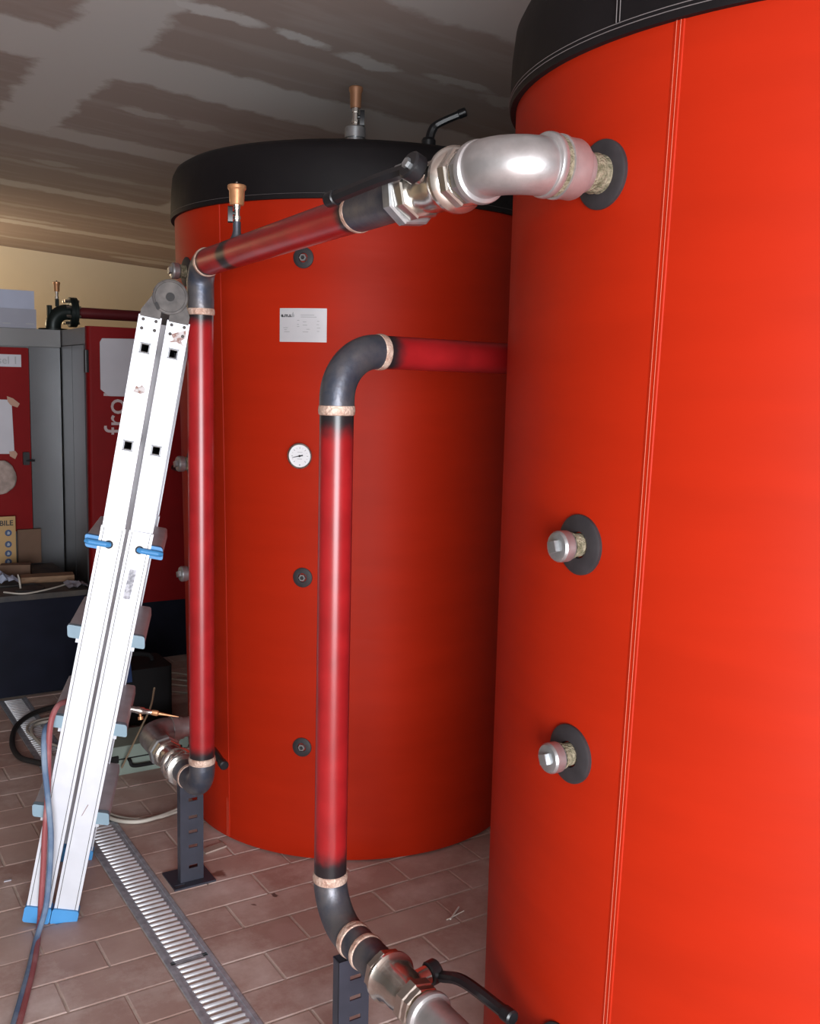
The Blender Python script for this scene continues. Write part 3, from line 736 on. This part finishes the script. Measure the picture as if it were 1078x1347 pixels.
# ---- slotted steel posts under the two lower elbows
def post(x, y, h, label, slots):
    t = thing('pipe_support', (x, y, 0), label, 'support', 'slotted posts under the pipes')
    az_ = math.radians(0); X = EX; Y = EZ; Z = V((0, 1, 0))
    mb = MB(); w = .078
    plate_holes(mb, (x, y - .03, 0), X, Y, Z, w, .006, h, .004, [(z, .015, .0055, 0.004) for z in slots])
    for sx_ in (-1, 1): mb.box((x + sx_ * (w / 2 - .002), y - .016, (h + .006) / 2), (.004, .028, h - .006))
    mb.build('channel', M_POST, t, smooth=False)
    bp = MB(); bx = .07
    plate_holes(bp, (x, y, .003), X, Z, Y, 2 * bx, -.065, .065, .006, [(-.045, .018, .006, -.045), (.045, .018, .006, .045)])
    bp.build('base_plate', M_POST, t, smooth=False)
    sd = MB()
    mb2 = MB().bbox((x - w / 2, y - .03, h - .004), (x + w / 2, y, h)); mb2.build('saddle', M_POST, t, smooth=False)
    return t
post(1.05, 3.0, ZB - .040, 'dark slotted steel post on base plate beside the drain and ladder', (.055, .125, .175, .225, .285))
post(1.03, 1.865, ZB2 - .0415, 'dark slotted steel post under the pipe with the chrome ball valve', (.05, .1, .15, .2, .25, .3))

# ================================================================ LADDER
AZ = math.radians(20.4); LW = V((math.sin(AZ), math.cos(AZ), 0)); LU = V((math.cos(AZ), -math.sin(AZ), 0))
LQ = onz((66, 1213)); topp = onplane((168.5, 697), LW, LQ)
LA = (topp - LQ).normalized(); LV = LA.cross(LW).normalized()
if LV.dot(LU) < 0: LV = -LV
lad = thing('folding_ladder', LQ, 'folded telescopic aluminium ladder with blue feet leaning upright against the pipe', 'ladder')
AOUT = (topp - LQ).length
LA2 = (onplane((217, 420), LW, LQ) - topp).normalized(); LV2 = LA2.cross(LW).normalized()
if LV2.dot(LU) < 0: LV2 = -LV2
def lp(v, a, w=0.0):      # the upper section stands a touch steeper than the lower one
    if a <= AOUT + .0001: return LQ + LV * v + LA * a + LW * w
    return LQ + LA * AOUT + LA2 * (a - AOUT) + LV2 * v + LW * w
def lax(a): return (LV, LA, LW) if a <= AOUT + .0001 else (LV2, LA2, LW)
def la_of(py):   # distance along the ladder for a photo row on its face
    best = None
    for i in range(0, 4000):
        a = i * .0005; q = lp(0, a) - EYEP
        if PH / 2 - FPX * q.dot(CU) / q.dot(CF) <= py: return a
    return a
ATOP = la_of(420)
WID = .42
rails = []
def lrail(name, vc, w, a0, a1, w0, dep, holes, m, front=True):
    mb = MB(); t = .003; ax = lax((a0 + a1) / 2)
    o = lp(vc, a0, w0)
    plate_holes(mb, o, ax[0], ax[1], LW, w, 0, a1 - a0, t, [(h - a0, p, q, r) for h, p, q, r in holes])
    for s in (-1, 1):
        mb.box(lp(vc + s * (w / 2 - .002), (a0 + a1) / 2, w0 + dep / 2), (.004, a1 - a0, dep), ax)
    return mb.build(name, m, lad, smooth=False)
VL, VR, RW = -.0415, .0385, .07
h1, h2 = [la_of(y) for y in (462, 590)]
rung_as = [la_of(y) for y in (720, 838, 955, 1072)]
for wi, (w0, sgn) in enumerate(((0.0, 1), (WID, -1))):
    for vc in (VL, VR):
        near = wi == 0
        hh = [(h1, .0105, .0125, 0), (h2, .0105, .0125, 0)]
        lrail('inner_rail', vc, RW - .006, AOUT + .0005, ATOP, w0 + (.004 if near else -.004), .022 * sgn, hh if near else [], M_ALU)
        lrail('outer_rail', vc, RW, .028, AOUT, w0, .03 * sgn, [], M_ALU)
        if near:
            gm = MB()
            for s in (-1, 1): gm.box(lp(vc + s * (RW / 2 - .009), (AOUT + .03) / 2, w0 - .0017), (.0018, AOUT - .035, .0008), (LV, LA, LW))
            gm.build('rail_groove', M_HINGE, lad, smooth=False)
            for a in (h1, h2):
                rm = MB()
                for dx, dy, sx_, sy_ in ((0, .0142, .0315, .003), (0, -.0142, .0315, .003), (.0125, 0, .003, .0285), (-.0125, 0, .003, .0285)):
                    rm.box(lp(vc + dx, a + dy, w0 + .0015), (sx_, sy_, .004), lax(a))
                rm.build('rung_collar', mat('grey collar', (.2, .2, .21), .5, .4), lad, smooth=False)
        # blue foot
        fo = MB(); fo.rbox(lp(vc, .022, w0 + .012 * sgn), (RW + .008, .05, .042), .008, (LV, LA, LW))
        fo.build('foot', M_BLUE, lad)
# inner rungs (square tube, seen through the holes) and outer rungs with plastic ends
for a in (h1, h2):
    for vc in (VL, VR):
        rm = MB()
        for dx, dy, sx_, sy_ in ((0, .011, .025, .002), (0, -.011, .025, .002), (.011, 0, .002, .02), (-.011, 0, .002, .02)):
            rm.box(lp(vc + dx, a + dy, .008 + (WID - .016) / 2), (sx_, sy_, WID - .016), lax(a))
        rm.build('rung', M_HINGE, lad, smooth=False)
for i, a in enumerate(rung_as):
    for vc, s in ((VL, -1), (VR, 1)):
        cv_ = vc + s * (RW / 2 + .012)
        RR = .045
        rm = MB(); rm.rbox(lp(cv_, a, WID / 2), (RR, .034, WID - .04), .006, (LV, EZ, LW)); rm.build('rung', M_ALU2, lad)
        cp = MB(); cp.rbox(lp(cv_, a, .010), (RR + .004, .038, .022), .007, (LV, EZ, LW)); cp.build('rung_cap', M_BLUE if i == 0 else M_BLUEG, lad)
        if i == 0:   # blue locking bolt reaching over the rail face
            pn = MB(); x0 = vc + s * (RW / 2 + .03); x1 = vc + s * .004
            pn.tube([lp(x0, a, .01), lp(x0, a, -.006), lp(x0 - s * .006, a, -.011), lp(x1 + s * .006, a, -.011), lp(x1, a, -.006), lp(x1, a, .004)], .0085, 12)
            pn.build('locking_bolt', M_BLUE, lad)
            MB().lathe([(-.002, .0125), (-.0035, .0125)], lp(x1, a, 0), LW, 20).build('bolt_hole', M_DARKHOLE, lad)
        else:        # lug that carries the rung on the rail
            MB().box(lp(vc + s * (RW / 2 + .004), a - .02, .03), (.012, .03, .03), (LV, LA, LW)).build('rung_lug', M_ALU2, lad, smooth=False)
# hinge
hc = onplane((224, 391), LW, LQ)
hv = (hc - topp).dot(LV2); ha = AOUT + (hc - topp).dot(LA2)
for w0, sg in ((-.004, -1), (WID + .004, 1)):
    hb = MB()
    hb.lathe([(0, .050), (.005, .050), (.006, .047), (.006, .043), (.004, .042), (.004, .008), (.007, .008), (.007, .004)], lp(hv, ha, w0), LW * sg, 44)
    for vc, s in ((VL, -1), (VR, 1)):
        e = lp(vc, ATOP, w0)
        pl_ = [(vc - .028 - hv, ATOP - .004 - ha), (vc + .028 - hv, ATOP - .004 - ha), (vc + .028 - hv, ATOP + .02 - ha), (.046 * (1 if s > 0 else .2), -.012 if s > 0 else .0), (0.03 * s, .03), (-.047 if s < 0 else -.01, .0 if s < 0 else -.02), (vc - .028 - hv, ATOP + .015 - ha)]
        hb.prism(pl_, lp(hv, ha, w0 - sg * .001), (LV2, LA2, LW), .004)
    ho = hb.build('hinge', M_HINGE, lad)
    if sg < 0:
        dk = MB(); dk.lathe([(.0068, .0078), (.0085, .0078)], lp(hv, ha, w0), -LW, 16); dk.lathe([(.0068, .0125), (.0074, .0125)], lp(hv, ha, w0), -LW, 20)
        dk.rbox(lp(hv - .031, ha - .032, w0 - .0045), (.010, .022, .004), .004, ((LV2 * .85 + LA2 * .5).normalized(), (LA2 * .85 - LV2 * .5).normalized(), LW))
        dk.lathe([(.003, .0045), (.0055, .0045)], lp(hv - .012, ha - .046, w0), -LW, 12)
        dk.build('pivot', M_DARKHOLE, ho)
        for vc in (VL, VR):
            for dv, da in ((-.018, -.012), (.018, -.012), (-.018, -.038), (.018, -.038)):
                MB().lathe([(0, .005), (.002, .0045), (.003, .002)], lp(vc + dv, ATOP + da, .002), -LW, 10).build('rivet', M_HINGE, lad)
# worn stickers and scuffs on the rails
def patch(v, a, pts, m, w=-.0018, ang=0, name='worn_sticker'):
    c_, s_ = math.cos(ang), math.sin(ang)
    mb = MB(); mb.prism([(x * c_ - y * s_, x * s_ + y * c_) for x, y in pts], lp(v, a, w), lax(a), .0006)
    return mb.build(name, m, lad, smooth=False)
patch(VR + .004, ATOP - .05, [(-.022, -.012), (-.01, -.004), (-.018, .012), (0, .022), (.02, .03), (.024, .01), (.012, -.002), (.022, -.016), (0, -.008)], M_MARK, .002)
patch(VL + .006, la_of(516), [(-.016, -.008), (.004, -.012), (.016, -.006), (.012, .008), (.004, .014), (-.004, .006), (-.012, .010)], M_MARK, .002)
patch(VR - .004, la_of(766), [(-.012, -.045), (.008, -.045), (.012, .045), (-.008, .045)], M_STICK)
patch(VR - .004, la_of(1063), [(-.006, -.02), (-.004, -.02), (.008, .016), (.006, .018)], mat('scratch', (.3, .2, .2)), name='scratch')

# ================================================================ WELDING HOSES, TORCH, CABLES
def hose(name, pts, r, m, label, cat, group=None, sub=8):
    k = smooth_path(pts, sub); o = MB().tube(k, r, 10).build(name, m)
    base = V((k[0].x, k[0].y, min(q.z for q in k) - r)); return solo(o, base, label, cat, group)
def lf(px, off):   # a point in front of / beside the ladder face
    return onplane(px, LW, LQ + LW * off)
hose('gas_hose', [onz((12, 1390), .009), onz((25, 1347), .009), onz((44, 1270), .009), onz((52, 1215), .012)] + [lf(q, -.035) for q in ((54, 1185), (57, 1140), (59, 1095))] + [lf(q, -.03) for q in ((63, 1040), (64, 985))] + [lf((67, 950), -.025), lf((75, 930), .0), lf((87, 923), .06), lf((105, 922), .16)],
     .0085, M_HOSER, 'dusty red gas hose hanging over the ladder and trailing across the tiles', 'hose')
hose('gas_hose', [onz((6, 1390), .009), onz((18, 1347), .009), onz((37, 1280), .009), onz((48, 1235), .01)] + [lf(q, -.05) for q in ((60, 1195), (65, 1150), (67, 1100))] + [lf(q, -.045) for q in ((63, 1050), (59, 1010))] + [lf((58, 975), -.03), lf((62, 955), .02), lf((76, 950), .1)],
     .0085, M_HOSEB, 'dusty blue gas hose hanging beside the ladder and trailing across the tiles', 'hose')
# torch lying over the right hand rung
tq = LQ + LW * .2
t0, t1 = onplane((140, 927), LW, tq), onplane((235, 943), LW, tq); td = (t1 - t0).normalized()
tor = thing('welding_torch', t0, 'slim metal gas welding torch with brass valves lying on the ladder rung', 'torch')
TLn = (t1 - t0).length
MB().lathe([(0, .010), (.03, .0115), (.06, .011), (.09, .010), (.1, .012), (.115, .012), (.12, .009), (TLn * .62, .008)], t0, td, 16).build('handle', M_CHROME, tor)
MB().lathe([(TLn * .6, .0075), (TLn * .66, .0095), (TLn * .7, .0095), (TLn * .72, .006)], t0, td, 8).build('mixer_nut', M_BRASS, tor, angle=25)
MB().lathe([(TLn * .7, .0055), (TLn * .85, .0035), (TLn, .0014)], t0, td, 12).build('tip', M_BRASS, tor)
for s_ in (.055, .105):
    k_ = MB().lathe([(.004, .004), (.02, .004), (.02, .0085), (.03, .0085)], t0 + td * s_, (-EZ + LU * .1 - LW * .3), 12).build('valve_knob', M_BRASS, tor)
# cables and hoses on the floor
def loop(c, rx, ry, a0, a1, z, n=40, wob=.02):
    return [V((c[0] + rx * math.cos(math.radians(a0 + (a1 - a0) * i / n)) + wob * math.sin(i * .7), c[1] + ry * math.sin(math.radians(a0 + (a1 - a0) * i / n)) + wob * math.cos(i * .9), z)) for i in range(n + 1)]
hose('electric_cable', [onz(q, .0115) for q in ((240, 1062), (210, 1074), (178, 1081), (145, 1076), (118, 1055), (85, 1015), (60, 985), (42, 965), (50, 952), (90, 945))], .0075, M_CABLE, 'thick cream cable looped over the floor between ladder and slotted post', 'cable')
hose('electric_cable', [onz(q, .0095) for q in ((232, 1068), (205, 1076), (170, 1077), (140, 1068), (115, 1046), (100, 1020), (80, 985), (55, 975), (36, 962), (44, 950), (84, 940))], .0055, M_CABLE, 'thin cream cable lying just inside the thick cable loop', 'cable')
hose('rubber_hose', [onz(q, .0158) for q in ((130, 905), (85, 925), (45, 938), (22, 955), (16, 978), (26, 996), (50, 1003), (80, 1010))], .012, M_HOSEK, 'black rubber hose curling over the drain grate behind the ladder', 'hose')
for i in range(4):
    yo = (0, 8, 15, 24)[i]
    hose('thin_cable', [onz((158 + 3 * i, 892 + yo * .9), .006), onz((185, 886 + yo), .006), onz((215, 884 + yo * 1.05), .006), onz((252, 888 + yo), .006)], .005, M_CABLE, ('thin pale cable closest to the black boiler plinth', 'thin pale cable next to the one closest to the boiler plinth', 'third thin pale cable counted from the black boiler plinth', 'thin pale cable farthest from the black boiler plinth')[i], 'cable', 'thin cables on the floor by the boiler')

# tool case and machine behind the ladder
def bevel_box(name, lo, hi, m, parent=None, r=.015, smooth=True):
    lo = V(lo); hi = V(hi); s = hi - lo
    return MB().rbox((lo + hi) / 2, s, r).build(name, m, parent, smooth)
tc = thing('tool_case', (1.22, 4.03, 0), 'grey green plastic tool case with carry handle lying on the floor behind the valve', 'case')
zc = ony((190, 978), 3.95).z
cs = MB(); cs.prism([(-.19, 0), (.19, 0), (.19, zc * .5), (.185, zc * .95), (.17, zc), (-.17, zc), (-.185, zc * .95), (-.19, zc * .5)], (1.2, 4.06, 0), (EX, EZ, EY), .2)
cs.build('case_body', M_TOOL, tc)
MB().bbox((1.0, 3.955, zc * .55), (1.4, 3.962, zc * .58)).build('lid_joint', M_MACH, tc, smooth=False)
hp_ = [V((1.13, 3.96, zc * .52)), V((1.13, 3.94, zc * .5)), V((1.14, 3.935, zc * .34)), V((1.2, 3.935, zc * .31)), V((1.27, 3.935, zc * .34)), V((1.28, 3.94, zc * .5)), V((1.28, 3.96, zc * .52))]
MB().tube(smooth_path(hp_, 4), .0075, 8).build('handle', M_MACH, tc)
for xx in (1.07, 1.34): MB().bbox((xx - .015, 3.948, zc * .48), (xx + .015, 3.962, zc * .7)).build('latch', M_MACH, tc, smooth=False)
wm = thing('welding_machine', (1.3, 4.62, 0), 'dark boxy machine with blue end posts standing behind the tool case', 'machine')
wb = MB(); wb.rbox((1.3, 4.62, .15), (.40, .26, .26), .03); wb.build('casing', M_MACH, wm)
for xx in (1.13, 1.27): MB().prism([(-.028, 0), (.028, 0), (.018, .14), (-.012, .14)], (xx, 4.49, .23), (EX, EZ, EY), .03).build('end_post', M_BLUED, wm)
for xx in (1.15, 1.45): MB().rbox((xx, 4.62, .012), (.05, .2, .024), .01).build('foot', M_MACH, wm)
hp_ = [V((1.16, 4.62, .27)), V((1.18, 4.62, .31)), V((1.3, 4.62, .325)), V((1.42, 4.62, .31)), V((1.44, 4.62, .27))]
MB().tube(smooth_path(hp_, 4), .011, 8).build('handle', M_MACH, wm)
r0 = ony((163, 1003), 3.9); r1 = ony((203, 905), 3.72)
r0 = ony((160, 1010), 3.93)
solo(MB().tube(smooth_path([r0, ony((185, 958), 3.85), ony((198, 930), 3.8), r1], 5), .0038, 6).build('filler_rod', M_ROD), r0, 'thin bent welding rod leaning upright over the tool case', 'rod')

# small offcuts on the floor
for a, b, r, lab in (((592, 1209), (603, 1193), .0028, 'short thick grey wire offcut lying on the tiles by the tank'), ((587, 1210), (610, 1198), .0018, 'longer thin wire offcut crossing the thick one on the tiles')):
    p, q = onz(a, r + .0008), onz(b, r + .0008)
    solo(MB().cyl(p, q, r, 8).build('wire_offcut', mat('bright wire', (.8, .76, .7), .45)), V((p.x, p.y, 0)), lab, 'offcut')
p = onz((10, 1159)); solo(MB().prism([(-.012, -.004), (.01, -.005), (.013, .003), (-.008, .006)], (p.x, p.y, .0022), (EX, EY, EZ), .003).build('plaster_chip', M_WHITE), p, 'small white chip lying on the dark tiles left of the ladder', 'debris')
p = onz((281, 1117)); solo(MB().prism([(-.045, -.016), (.04, -.02), (.045, .014), (-.04, .018)], (p.x, p.y, .004), (V((.97, .25, 0)), V((-.25, .97, 0)), EZ), .006).build('cardboard_scrap', mat('pale cardboard', (.42, .33, .28), .9)), p, 'pale flat cardboard scrap between slotted post and tank', 'debris')

# ================================================================ BOILERS AT THE BACK
HB = 1.905
b2 = thing('boiler', (2.1, 5.9, 0), 'dark red boiler with taped white paper and pale vertical lettering on its front', 'boiler')
bx0 = 1.375
MB().bbox((bx0 + .02, 5.53, .36), (2.85, 6.75, HB - .03)).build('body', M_BGREY2, b2, smooth=False)
MB().bbox((bx0, 5.56, HB - .09), (2.86, 6.76, HB)).build('top_lip', M_BGREY2, b2, smooth=False)
fp = MB(); fp.prism([(0, .365), (1.5, .365), (1.5, HB + .005), (.0, HB + .005)], (bx0 + .005, 5.515, 0), (EX, EZ, EY), .07)
fd = MB(); fd.rbox(((bx0 + 2.87) / 2, 5.53, (HB + .37) / 2), (2.87 - bx0, .07, HB - .36), .02); fd.build('front_door', M_BRED, b2)
for k in range(2): MB().bbox((bx0 - .001, 5.57 + .27 * k, .4), (bx0 + .02, 5.57 + .27 * k + .262, HB - .095)).build('side_panel', M_BGREY, b2, smooth=False)
MB().bbox((bx0 + .03, 5.6, 0), (2.83, 6.7, .36)).build('plinth', M_NAVY, b2, smooth=False)
lt = ony((231, 615), 5.49); MB().rbox((lt.x, 5.485, lt.z), (.05, .03, .11), .012, (EX, EZ, EY)).build('door_handle', M_BLACKP, b2)
hg = ony((112, 475), 5.5); MB().rbox((bx0 + .0, 5.52, hg.z), (.03, .04, .12), .008).build('door_hinge', M_BLACKP, b2)
text('froling', .168, (1.572, 5.4935, ony((150, 572), 5.49).z), EZ, -EX, mat('pale lettering', (.5, .4, .4), .6), b2, 'maker_lettering', depth=.001)
pp = [ony(q, 5.49) for q in ((134, 445), (184, 446), (182, 522), (143, 521), (132, 512), (131, 450))]
c_ = V((1.54, 5.488, 1.69)); pm = MB().prism([(q.x - c_.x, q.z - c_.z) for q in pp], c_, (EX, EZ, EY), .003).build('paper_sheet', M_WHITE)
solo(pm, V((c_.x, 5.488, 1.53)), 'large blank white paper sheet taped to the boiler above the lettering', 'paper')

b1 = thing('boiler', (.75, 6.5, 0), 'boiler with grey metal side panel, red door and white number label', 'boiler')
FY = 6.1
MB().bbox((.1, FY + .03, .1), (1.37, 7.4, HB - .08)).build('body', M_BGREY2, b1, smooth=False)
MB().bbox((.08, FY - .012, HB - .1), (bx0 - .006, 7.42, HB)).build('top_lip', M_BGREY2, b1, smooth=False)
dx1 = ony((38, 520), FY).x
MB().bbox((dx1 + .006, FY, .42), (bx0 - .008, FY + .03, HB - .105)).build('front_panel', M_BGREY, b1, smooth=False)
zdb = ony((46, 697), FY).z
MB().rbox(((.12 + dx1) / 2, FY + .008, (zdb + 1.795) / 2), (dx1 - .12, 1.795 - zdb, .05), .008, (EX, EZ, EY)).build('door', M_BRED, b1)
MB().bbox((.12, FY + .005, .1), (bx0 - .01, FY + .03, zdb - .006)).build('lower_panel', M_BGREY2, b1, smooth=False)
MB().bbox((.15, FY + .06, 0), (1.35, 7.35, .1)).build('plinth', M_NAVY, b1, smooth=False)
hd_ = ony((34, 603), FY - .02); hm = MB().rbox((hd_.x, FY - .028, hd_.z), (.035, .075, .022), .006, (EX, EZ, EY)); hm.cyl((hd_.x, FY - .035, hd_.z - .01), (hd_.x + .045, FY - .045, hd_.z - .012), .006, 8); hm.build('door_handle', M_BLACKP, b1)
la_, lb_ = ony((0, 466), FY - .02), ony((28, 484), FY - .02)
lbl = MB().bbox((lb_.x - .33, FY - .0205, lb_.z + .005), (lb_.x, FY - .017, lb_.z + .075)).build('number_label', M_WHITE, b1, smooth=False)
text('Kessel 1', .06, (lb_.x - .016, FY - .021, lb_.z + .022), EX, EZ, M_PRINTG, lbl, depth=.0004, align='RIGHT', bold=.0006)
# papers taped to the red door
def sheet(name, pts, Y, m, label, cat='paper', t=.003):
    q = [ony(p, Y) for p in pts]; c = sum(q, V((0, 0, 0))) / len(q)
    o = MB().prism([(a.x - c.x, a.z - c.z) for a in q], (c.x, Y, c.z), (EX, EZ, EY), t).build(name, m, smooth=False)
    return solo(o, V((c.x, Y, min(a.z for a in q))), label, cat)
sh = sheet('paper_sheet', [(-40, 524), (15, 526), (19, 597), (-40, 597)], FY - .021, M_WHITE, 'white printed sheet taped to the red boiler door under the number label')
sheet('tape_strip', [(9, 521), (17, 524), (26, 531), (23, 536), (14, 533), (10, 528)], FY - .024, M_TAPE, 'brown tape strip at the upper corner of the sheet on the boiler door', 'tape', .002)
sheet('tape_strip', [(12, 594), (20, 593), (23, 597), (20, 604), (13, 600)], FY - .024, M_TAPE, 'brown tape strip at the lower corner of the sheet on the boiler door', 'tape', .002)
rag = MB(); rc = ony((2, 628), FY - .03); rag.tube(smooth_path([rc + V((-.02, 0, .09)), rc + V((.01, -.01, .06)), rc + V((.03, -.01, .0)), rc + V((.01, -.005, -.06)), rc + V((-.03, 0, -.1))], 4), [.012, .02, .03, .035, .04, .045, .045, .048, .05, .05, .05, .045, .035, .03, .02, .01, .008], 10)
for v in rag.v: v.y = FY - .03 + (v.y - (FY - .03)) * .35 - .012
solo(rag.build('hanging_cloth', mat('grey cloth', (.33, .25, .22), .9, var=.2, vscale=30)), rc - EZ * .1, 'crumpled pale brown cloth hanging on the red boiler door', 'cloth')  # torn piece of cloth, crumpled and flattened against the boiler door
# carton on the boiler
w0_, w1_ = ony((0, 381), FY), ony((44, 383), FY)
cb = thing('carton', (1.0, 6.25, HB), 'pale blue and grey carton lying on top of the boiler beside the black elbow', 'box')
zx = ony((45, 407), FY).z
MB().bbox((.7, FY, HB + .002), (w1_.x + .012, FY + .35, zx)).build('carton_base', M_BOXW2, cb, smooth=False)
MB().bbox((.698, FY - .003, zx), (w1_.x + .002, FY + .353, w1_.z)).build('carton_lid', M_BOXW, cb, smooth=False)
for pa, pb in (((3, 424), (14, 426)), ((34, 425), (45, 427))):
    q0_, q1_ = ony(pa, FY - .001), ony(pb, FY - .001); MB().box(((q0_.x + q1_.x) / 2, FY - .0008, (q0_.z + q1_.z) / 2), (q1_.x - q0_.x, .001, .006)).build('print_line', M_PRINTG, cb, smooth=False)
# flow pipe on top of the boilers: black elbow, chrome flange, dark red pipe, two vents
fr_ = thing('flow_pipe', ony((70, 436), 6.3), 'dark red pipe with black cast elbow and bolted flange on top of the boilers', 'pipe')
FYP = 6.3
e0 = ony((70, 434), FYP); e0.z = HB + .004; et = ony((95, 411), FYP)
er = .052
MB().lathe([(0, .085), (.012, .085), (.014, .06)], e0, EZ, 28).build('base_flange', M_FLANGE, fr_)
ek = [e0 + EZ * .01] + [V((q.x, FYP, q.z)) for q in arc((e0.x + .085, 0, et.z - .085), V((-1, 0, 0)), V((0, 0, 1)), .085, 10)] + [V((et.x, FYP, et.z))]
MB().tube(ek, .046, 20).build('elbow', M_FLANGE, fr_)
MB().lathe([(-.022, .086), (-.02, .09), (-.003, .09), (-.002, .086), (.002, .086), (.003, .09), (.022, .09), (.024, .086)], et, EX, 32).build('flange', M_FLANGE, fr_)
for i in range(8):
    a = 2 * PI * (i + .5) / 8; bo = et + EY * .07 * math.cos(a) + EZ * .07 * math.sin(a)
    MB().cyl(bo - EX * .05, bo + EX * .035, .0095, 6).build('bolt', M_CHROME, fr_, angle=20)
MB().cyl(et + EX * .02, V((3.4, FYP, et.z - .005)), .034, 24).build('red_pipe', M_DPIPE, fr_)
vv = ony((75, 400), FYP); MB().cyl((vv.x, FYP, et.z + .03), (vv.x, FYP, et.z + .075), .012, 10).build('vent_stub', M_FLANGE, fr_)
air_vent(fr_, (vv.x, FYP, et.z + .07), .85, False)
MB().cyl((e0.x - .02, FYP, et.z - .06), (e0.x - .02, FYP, et.z + .035), .016, 10).build('sensor_pocket', M_FLANGE, fr_)
v2 = ony((205, 395), FYP); MB().cyl((v2.x, FYP, et.z + .02), (v2.x, FYP, et.z + .07), .012, 10).build('vent_stub', M_DPIPE, fr_)
air_vent(fr_, (v2.x, FYP, et.z + .06), .85, False)

# dark chest in front of the boilers and what lies on it
ch = thing('metal_chest', (.75, 5.6, 0), 'dark navy metal chest with dusty top in front of the boilers', 'chest')
CT = .53; cx1 = 1.27
MB().rbox((.72, 5.6, CT / 2), (1.1, .8, CT - .02), .012).build('chest_body', M_NAVY, ch)
MB().rbox((.72, 5.595, CT - .006), (1.12, .83, .028), .012).build('chest_lid', M_NAVYR, ch)
TOPZ = CT + .009
def onchest(px): return onz(px, TOPZ)
def plank(name, pa, pb, wdt, h, m, label, cat, zb=TOPZ):
    a, b = onz(pa, zb), onz(pb, zb); d_ = (b - a); L_ = d_.length; d_.normalize()
    c = (a + b) / 2 + V((-d_.y, d_.x, 0)) * (wdt / 2)
    o = MB().box((c.x, c.y, zb + h / 2), (L_, wdt, h), (d_, V((-d_.y, d_.x, 0)), EZ)).build(name, m, smooth=False)
    return solo(o, (c.x, c.y, zb), label, cat)
plank('wood_board', (28, 768), (98, 764), .1, .032, M_WOOD, 'raw wooden board lying flat on the dark chest', 'board')
plank('wood_board', (0, 758), (40, 757), .07, .06, M_CARD, 'brown wooden block behind the flat board on the dark chest', 'board')
sgY = 6.03
sg = thing('safety_sign', ony((8, 745), sgY), 'pale yellow sign board with a column of round blue icons leaning on the boiler', 'sign')
ta, tb = ony((20, 679), sgY), ony((22, 745), sgY)
MB().bbox((ta.x - .42, sgY, TOPZ), (ta.x, sgY + .008, ta.z)).build('board', M_YELLOW, sg, smooth=False)
text('BILE', .042, (ta.x - .012, sgY - .0006, ta.z - .052), EX, EZ, M_PRINT, sg, align='RIGHT', depth=.0004, bold=.001)
for py in (701, 716, 728, 739):
    c = ony((11, py), sgY)
    ic = MB().lathe([(0, .019), (.0015, .019)], (c.x, sgY + .0005, c.z), -EY, 24).build('icon', M_ICON, sg)
    MB().prism([(-.007, -.009), (.006, -.009), (.009, .002), (.0, .011), (-.006, .004)], (c.x, sgY - .0016, c.z), (EX, EZ, EY), .0008).build('icon_figure', mat('icon figure', (.32, .34, .38)), ic)
ca, cbb = ony((28, 697), 6.05), ony((55, 752), 6.05)
solo(MB().bbox((ca.x - .02, 6.05, TOPZ), (cbb.x, 6.075, ca.z)).build('cardboard_piece', M_CARD, smooth=False), ((ca.x + cbb.x) / 2, 6.05, TOPZ), 'brown cardboard piece standing on the chest beside the yellow sign', 'cardboard')
def crumple(name, px, s, h, m, label):
    p = onz(px, TOPZ); mb = MB(); n = 5; rnd = random.Random(hash(px) % 1000); vs = []; fs = []
    for i in range(n + 1):
        for j in range(n + 1):
            vs.append(V((p.x + s[0] * (i / n - .5), p.y + s[1] * (j / n - .5), TOPZ + .002 + h * rnd.random() * (.3 + .7 * math.sin(PI * i / n)))))
    for i in range(n):
        for j in range(n):
            a = i * (n + 1) + j; fs.append((a, a + 1, a + n + 2, a + n + 1))
    k = len(vs); vs += [V((q.x, q.y, q.z + .003)) for q in vs]; fs += [tuple(q + k for q in reversed(f)) for f in fs]
    mb.add(vs, fs); return solo(mb.build(name, m, smooth=False), (p.x, p.y, TOPZ), label, 'paper')
crumple('paper_scrap', (5, 768), (.14, .12), .07, M_BOXW, 'crumpled pale blue paper on the chest below the yellow sign')
crumple('plastic_sheet', (100, 771), (.1, .14), .03, M_BOXW2, 'grey folded plastic sheet at the end of the flat board')
for i, px in enumerate(([(0, 772), (25, 770), (45, 768), (58, 772), (50, 777), (20, 778)], [(5, 779), (30, 781), (55, 777), (75, 772), (88, 768)])):
    hose('loose_wire', [onz(q, TOPZ + .006) for q in px], .0045, (M_HOSEK, M_CABLE)[i], ('black loose wire looping on the dusty chest top', 'pale loose wire lying along the chest edge')[i], 'wire')
p = onz((27, 774), TOPZ)
solo(MB().tube([p, p + V((-.005, 0, .05)), p + V((-.012, 0, .075))], [.005, .005, .003], 8).build('screwdriver_shaft', M_CABLE), p, 'short pale rod standing upright among wires on the chest', 'rod')

# ceiling lamp further back, left of the view: warm light on the back wall
lm = thing('ceiling_lamp', (0.2, 8.9, ceil_z(.2)), 'warm tube lamp hanging from the ceiling behind the boilers', 'lamp')
zc_ = ceil_z(.2)
MB().rbox((.2, 8.9, zc_ - .565), (.05, 1.2, .03), .008).build('housing', M_WALLW, lm)
for yy in (8.5, 9.3): MB().cyl((.2, yy, zc_ - .555), (.2, yy, zc_), .006, 8).build('hanger', M_WALLW, lm)
em, nt, N, L, b = nt_new('lamp tube'); b.inputs['Emission Color'].default_value = (1, .78, .5, 1); b.inputs['Emission Strength'].default_value = 170
MB().cyl((.2, 8.35, zc_ - .61), (.2, 9.45, zc_ - .61), .018, 12).build('tube', em, lm)
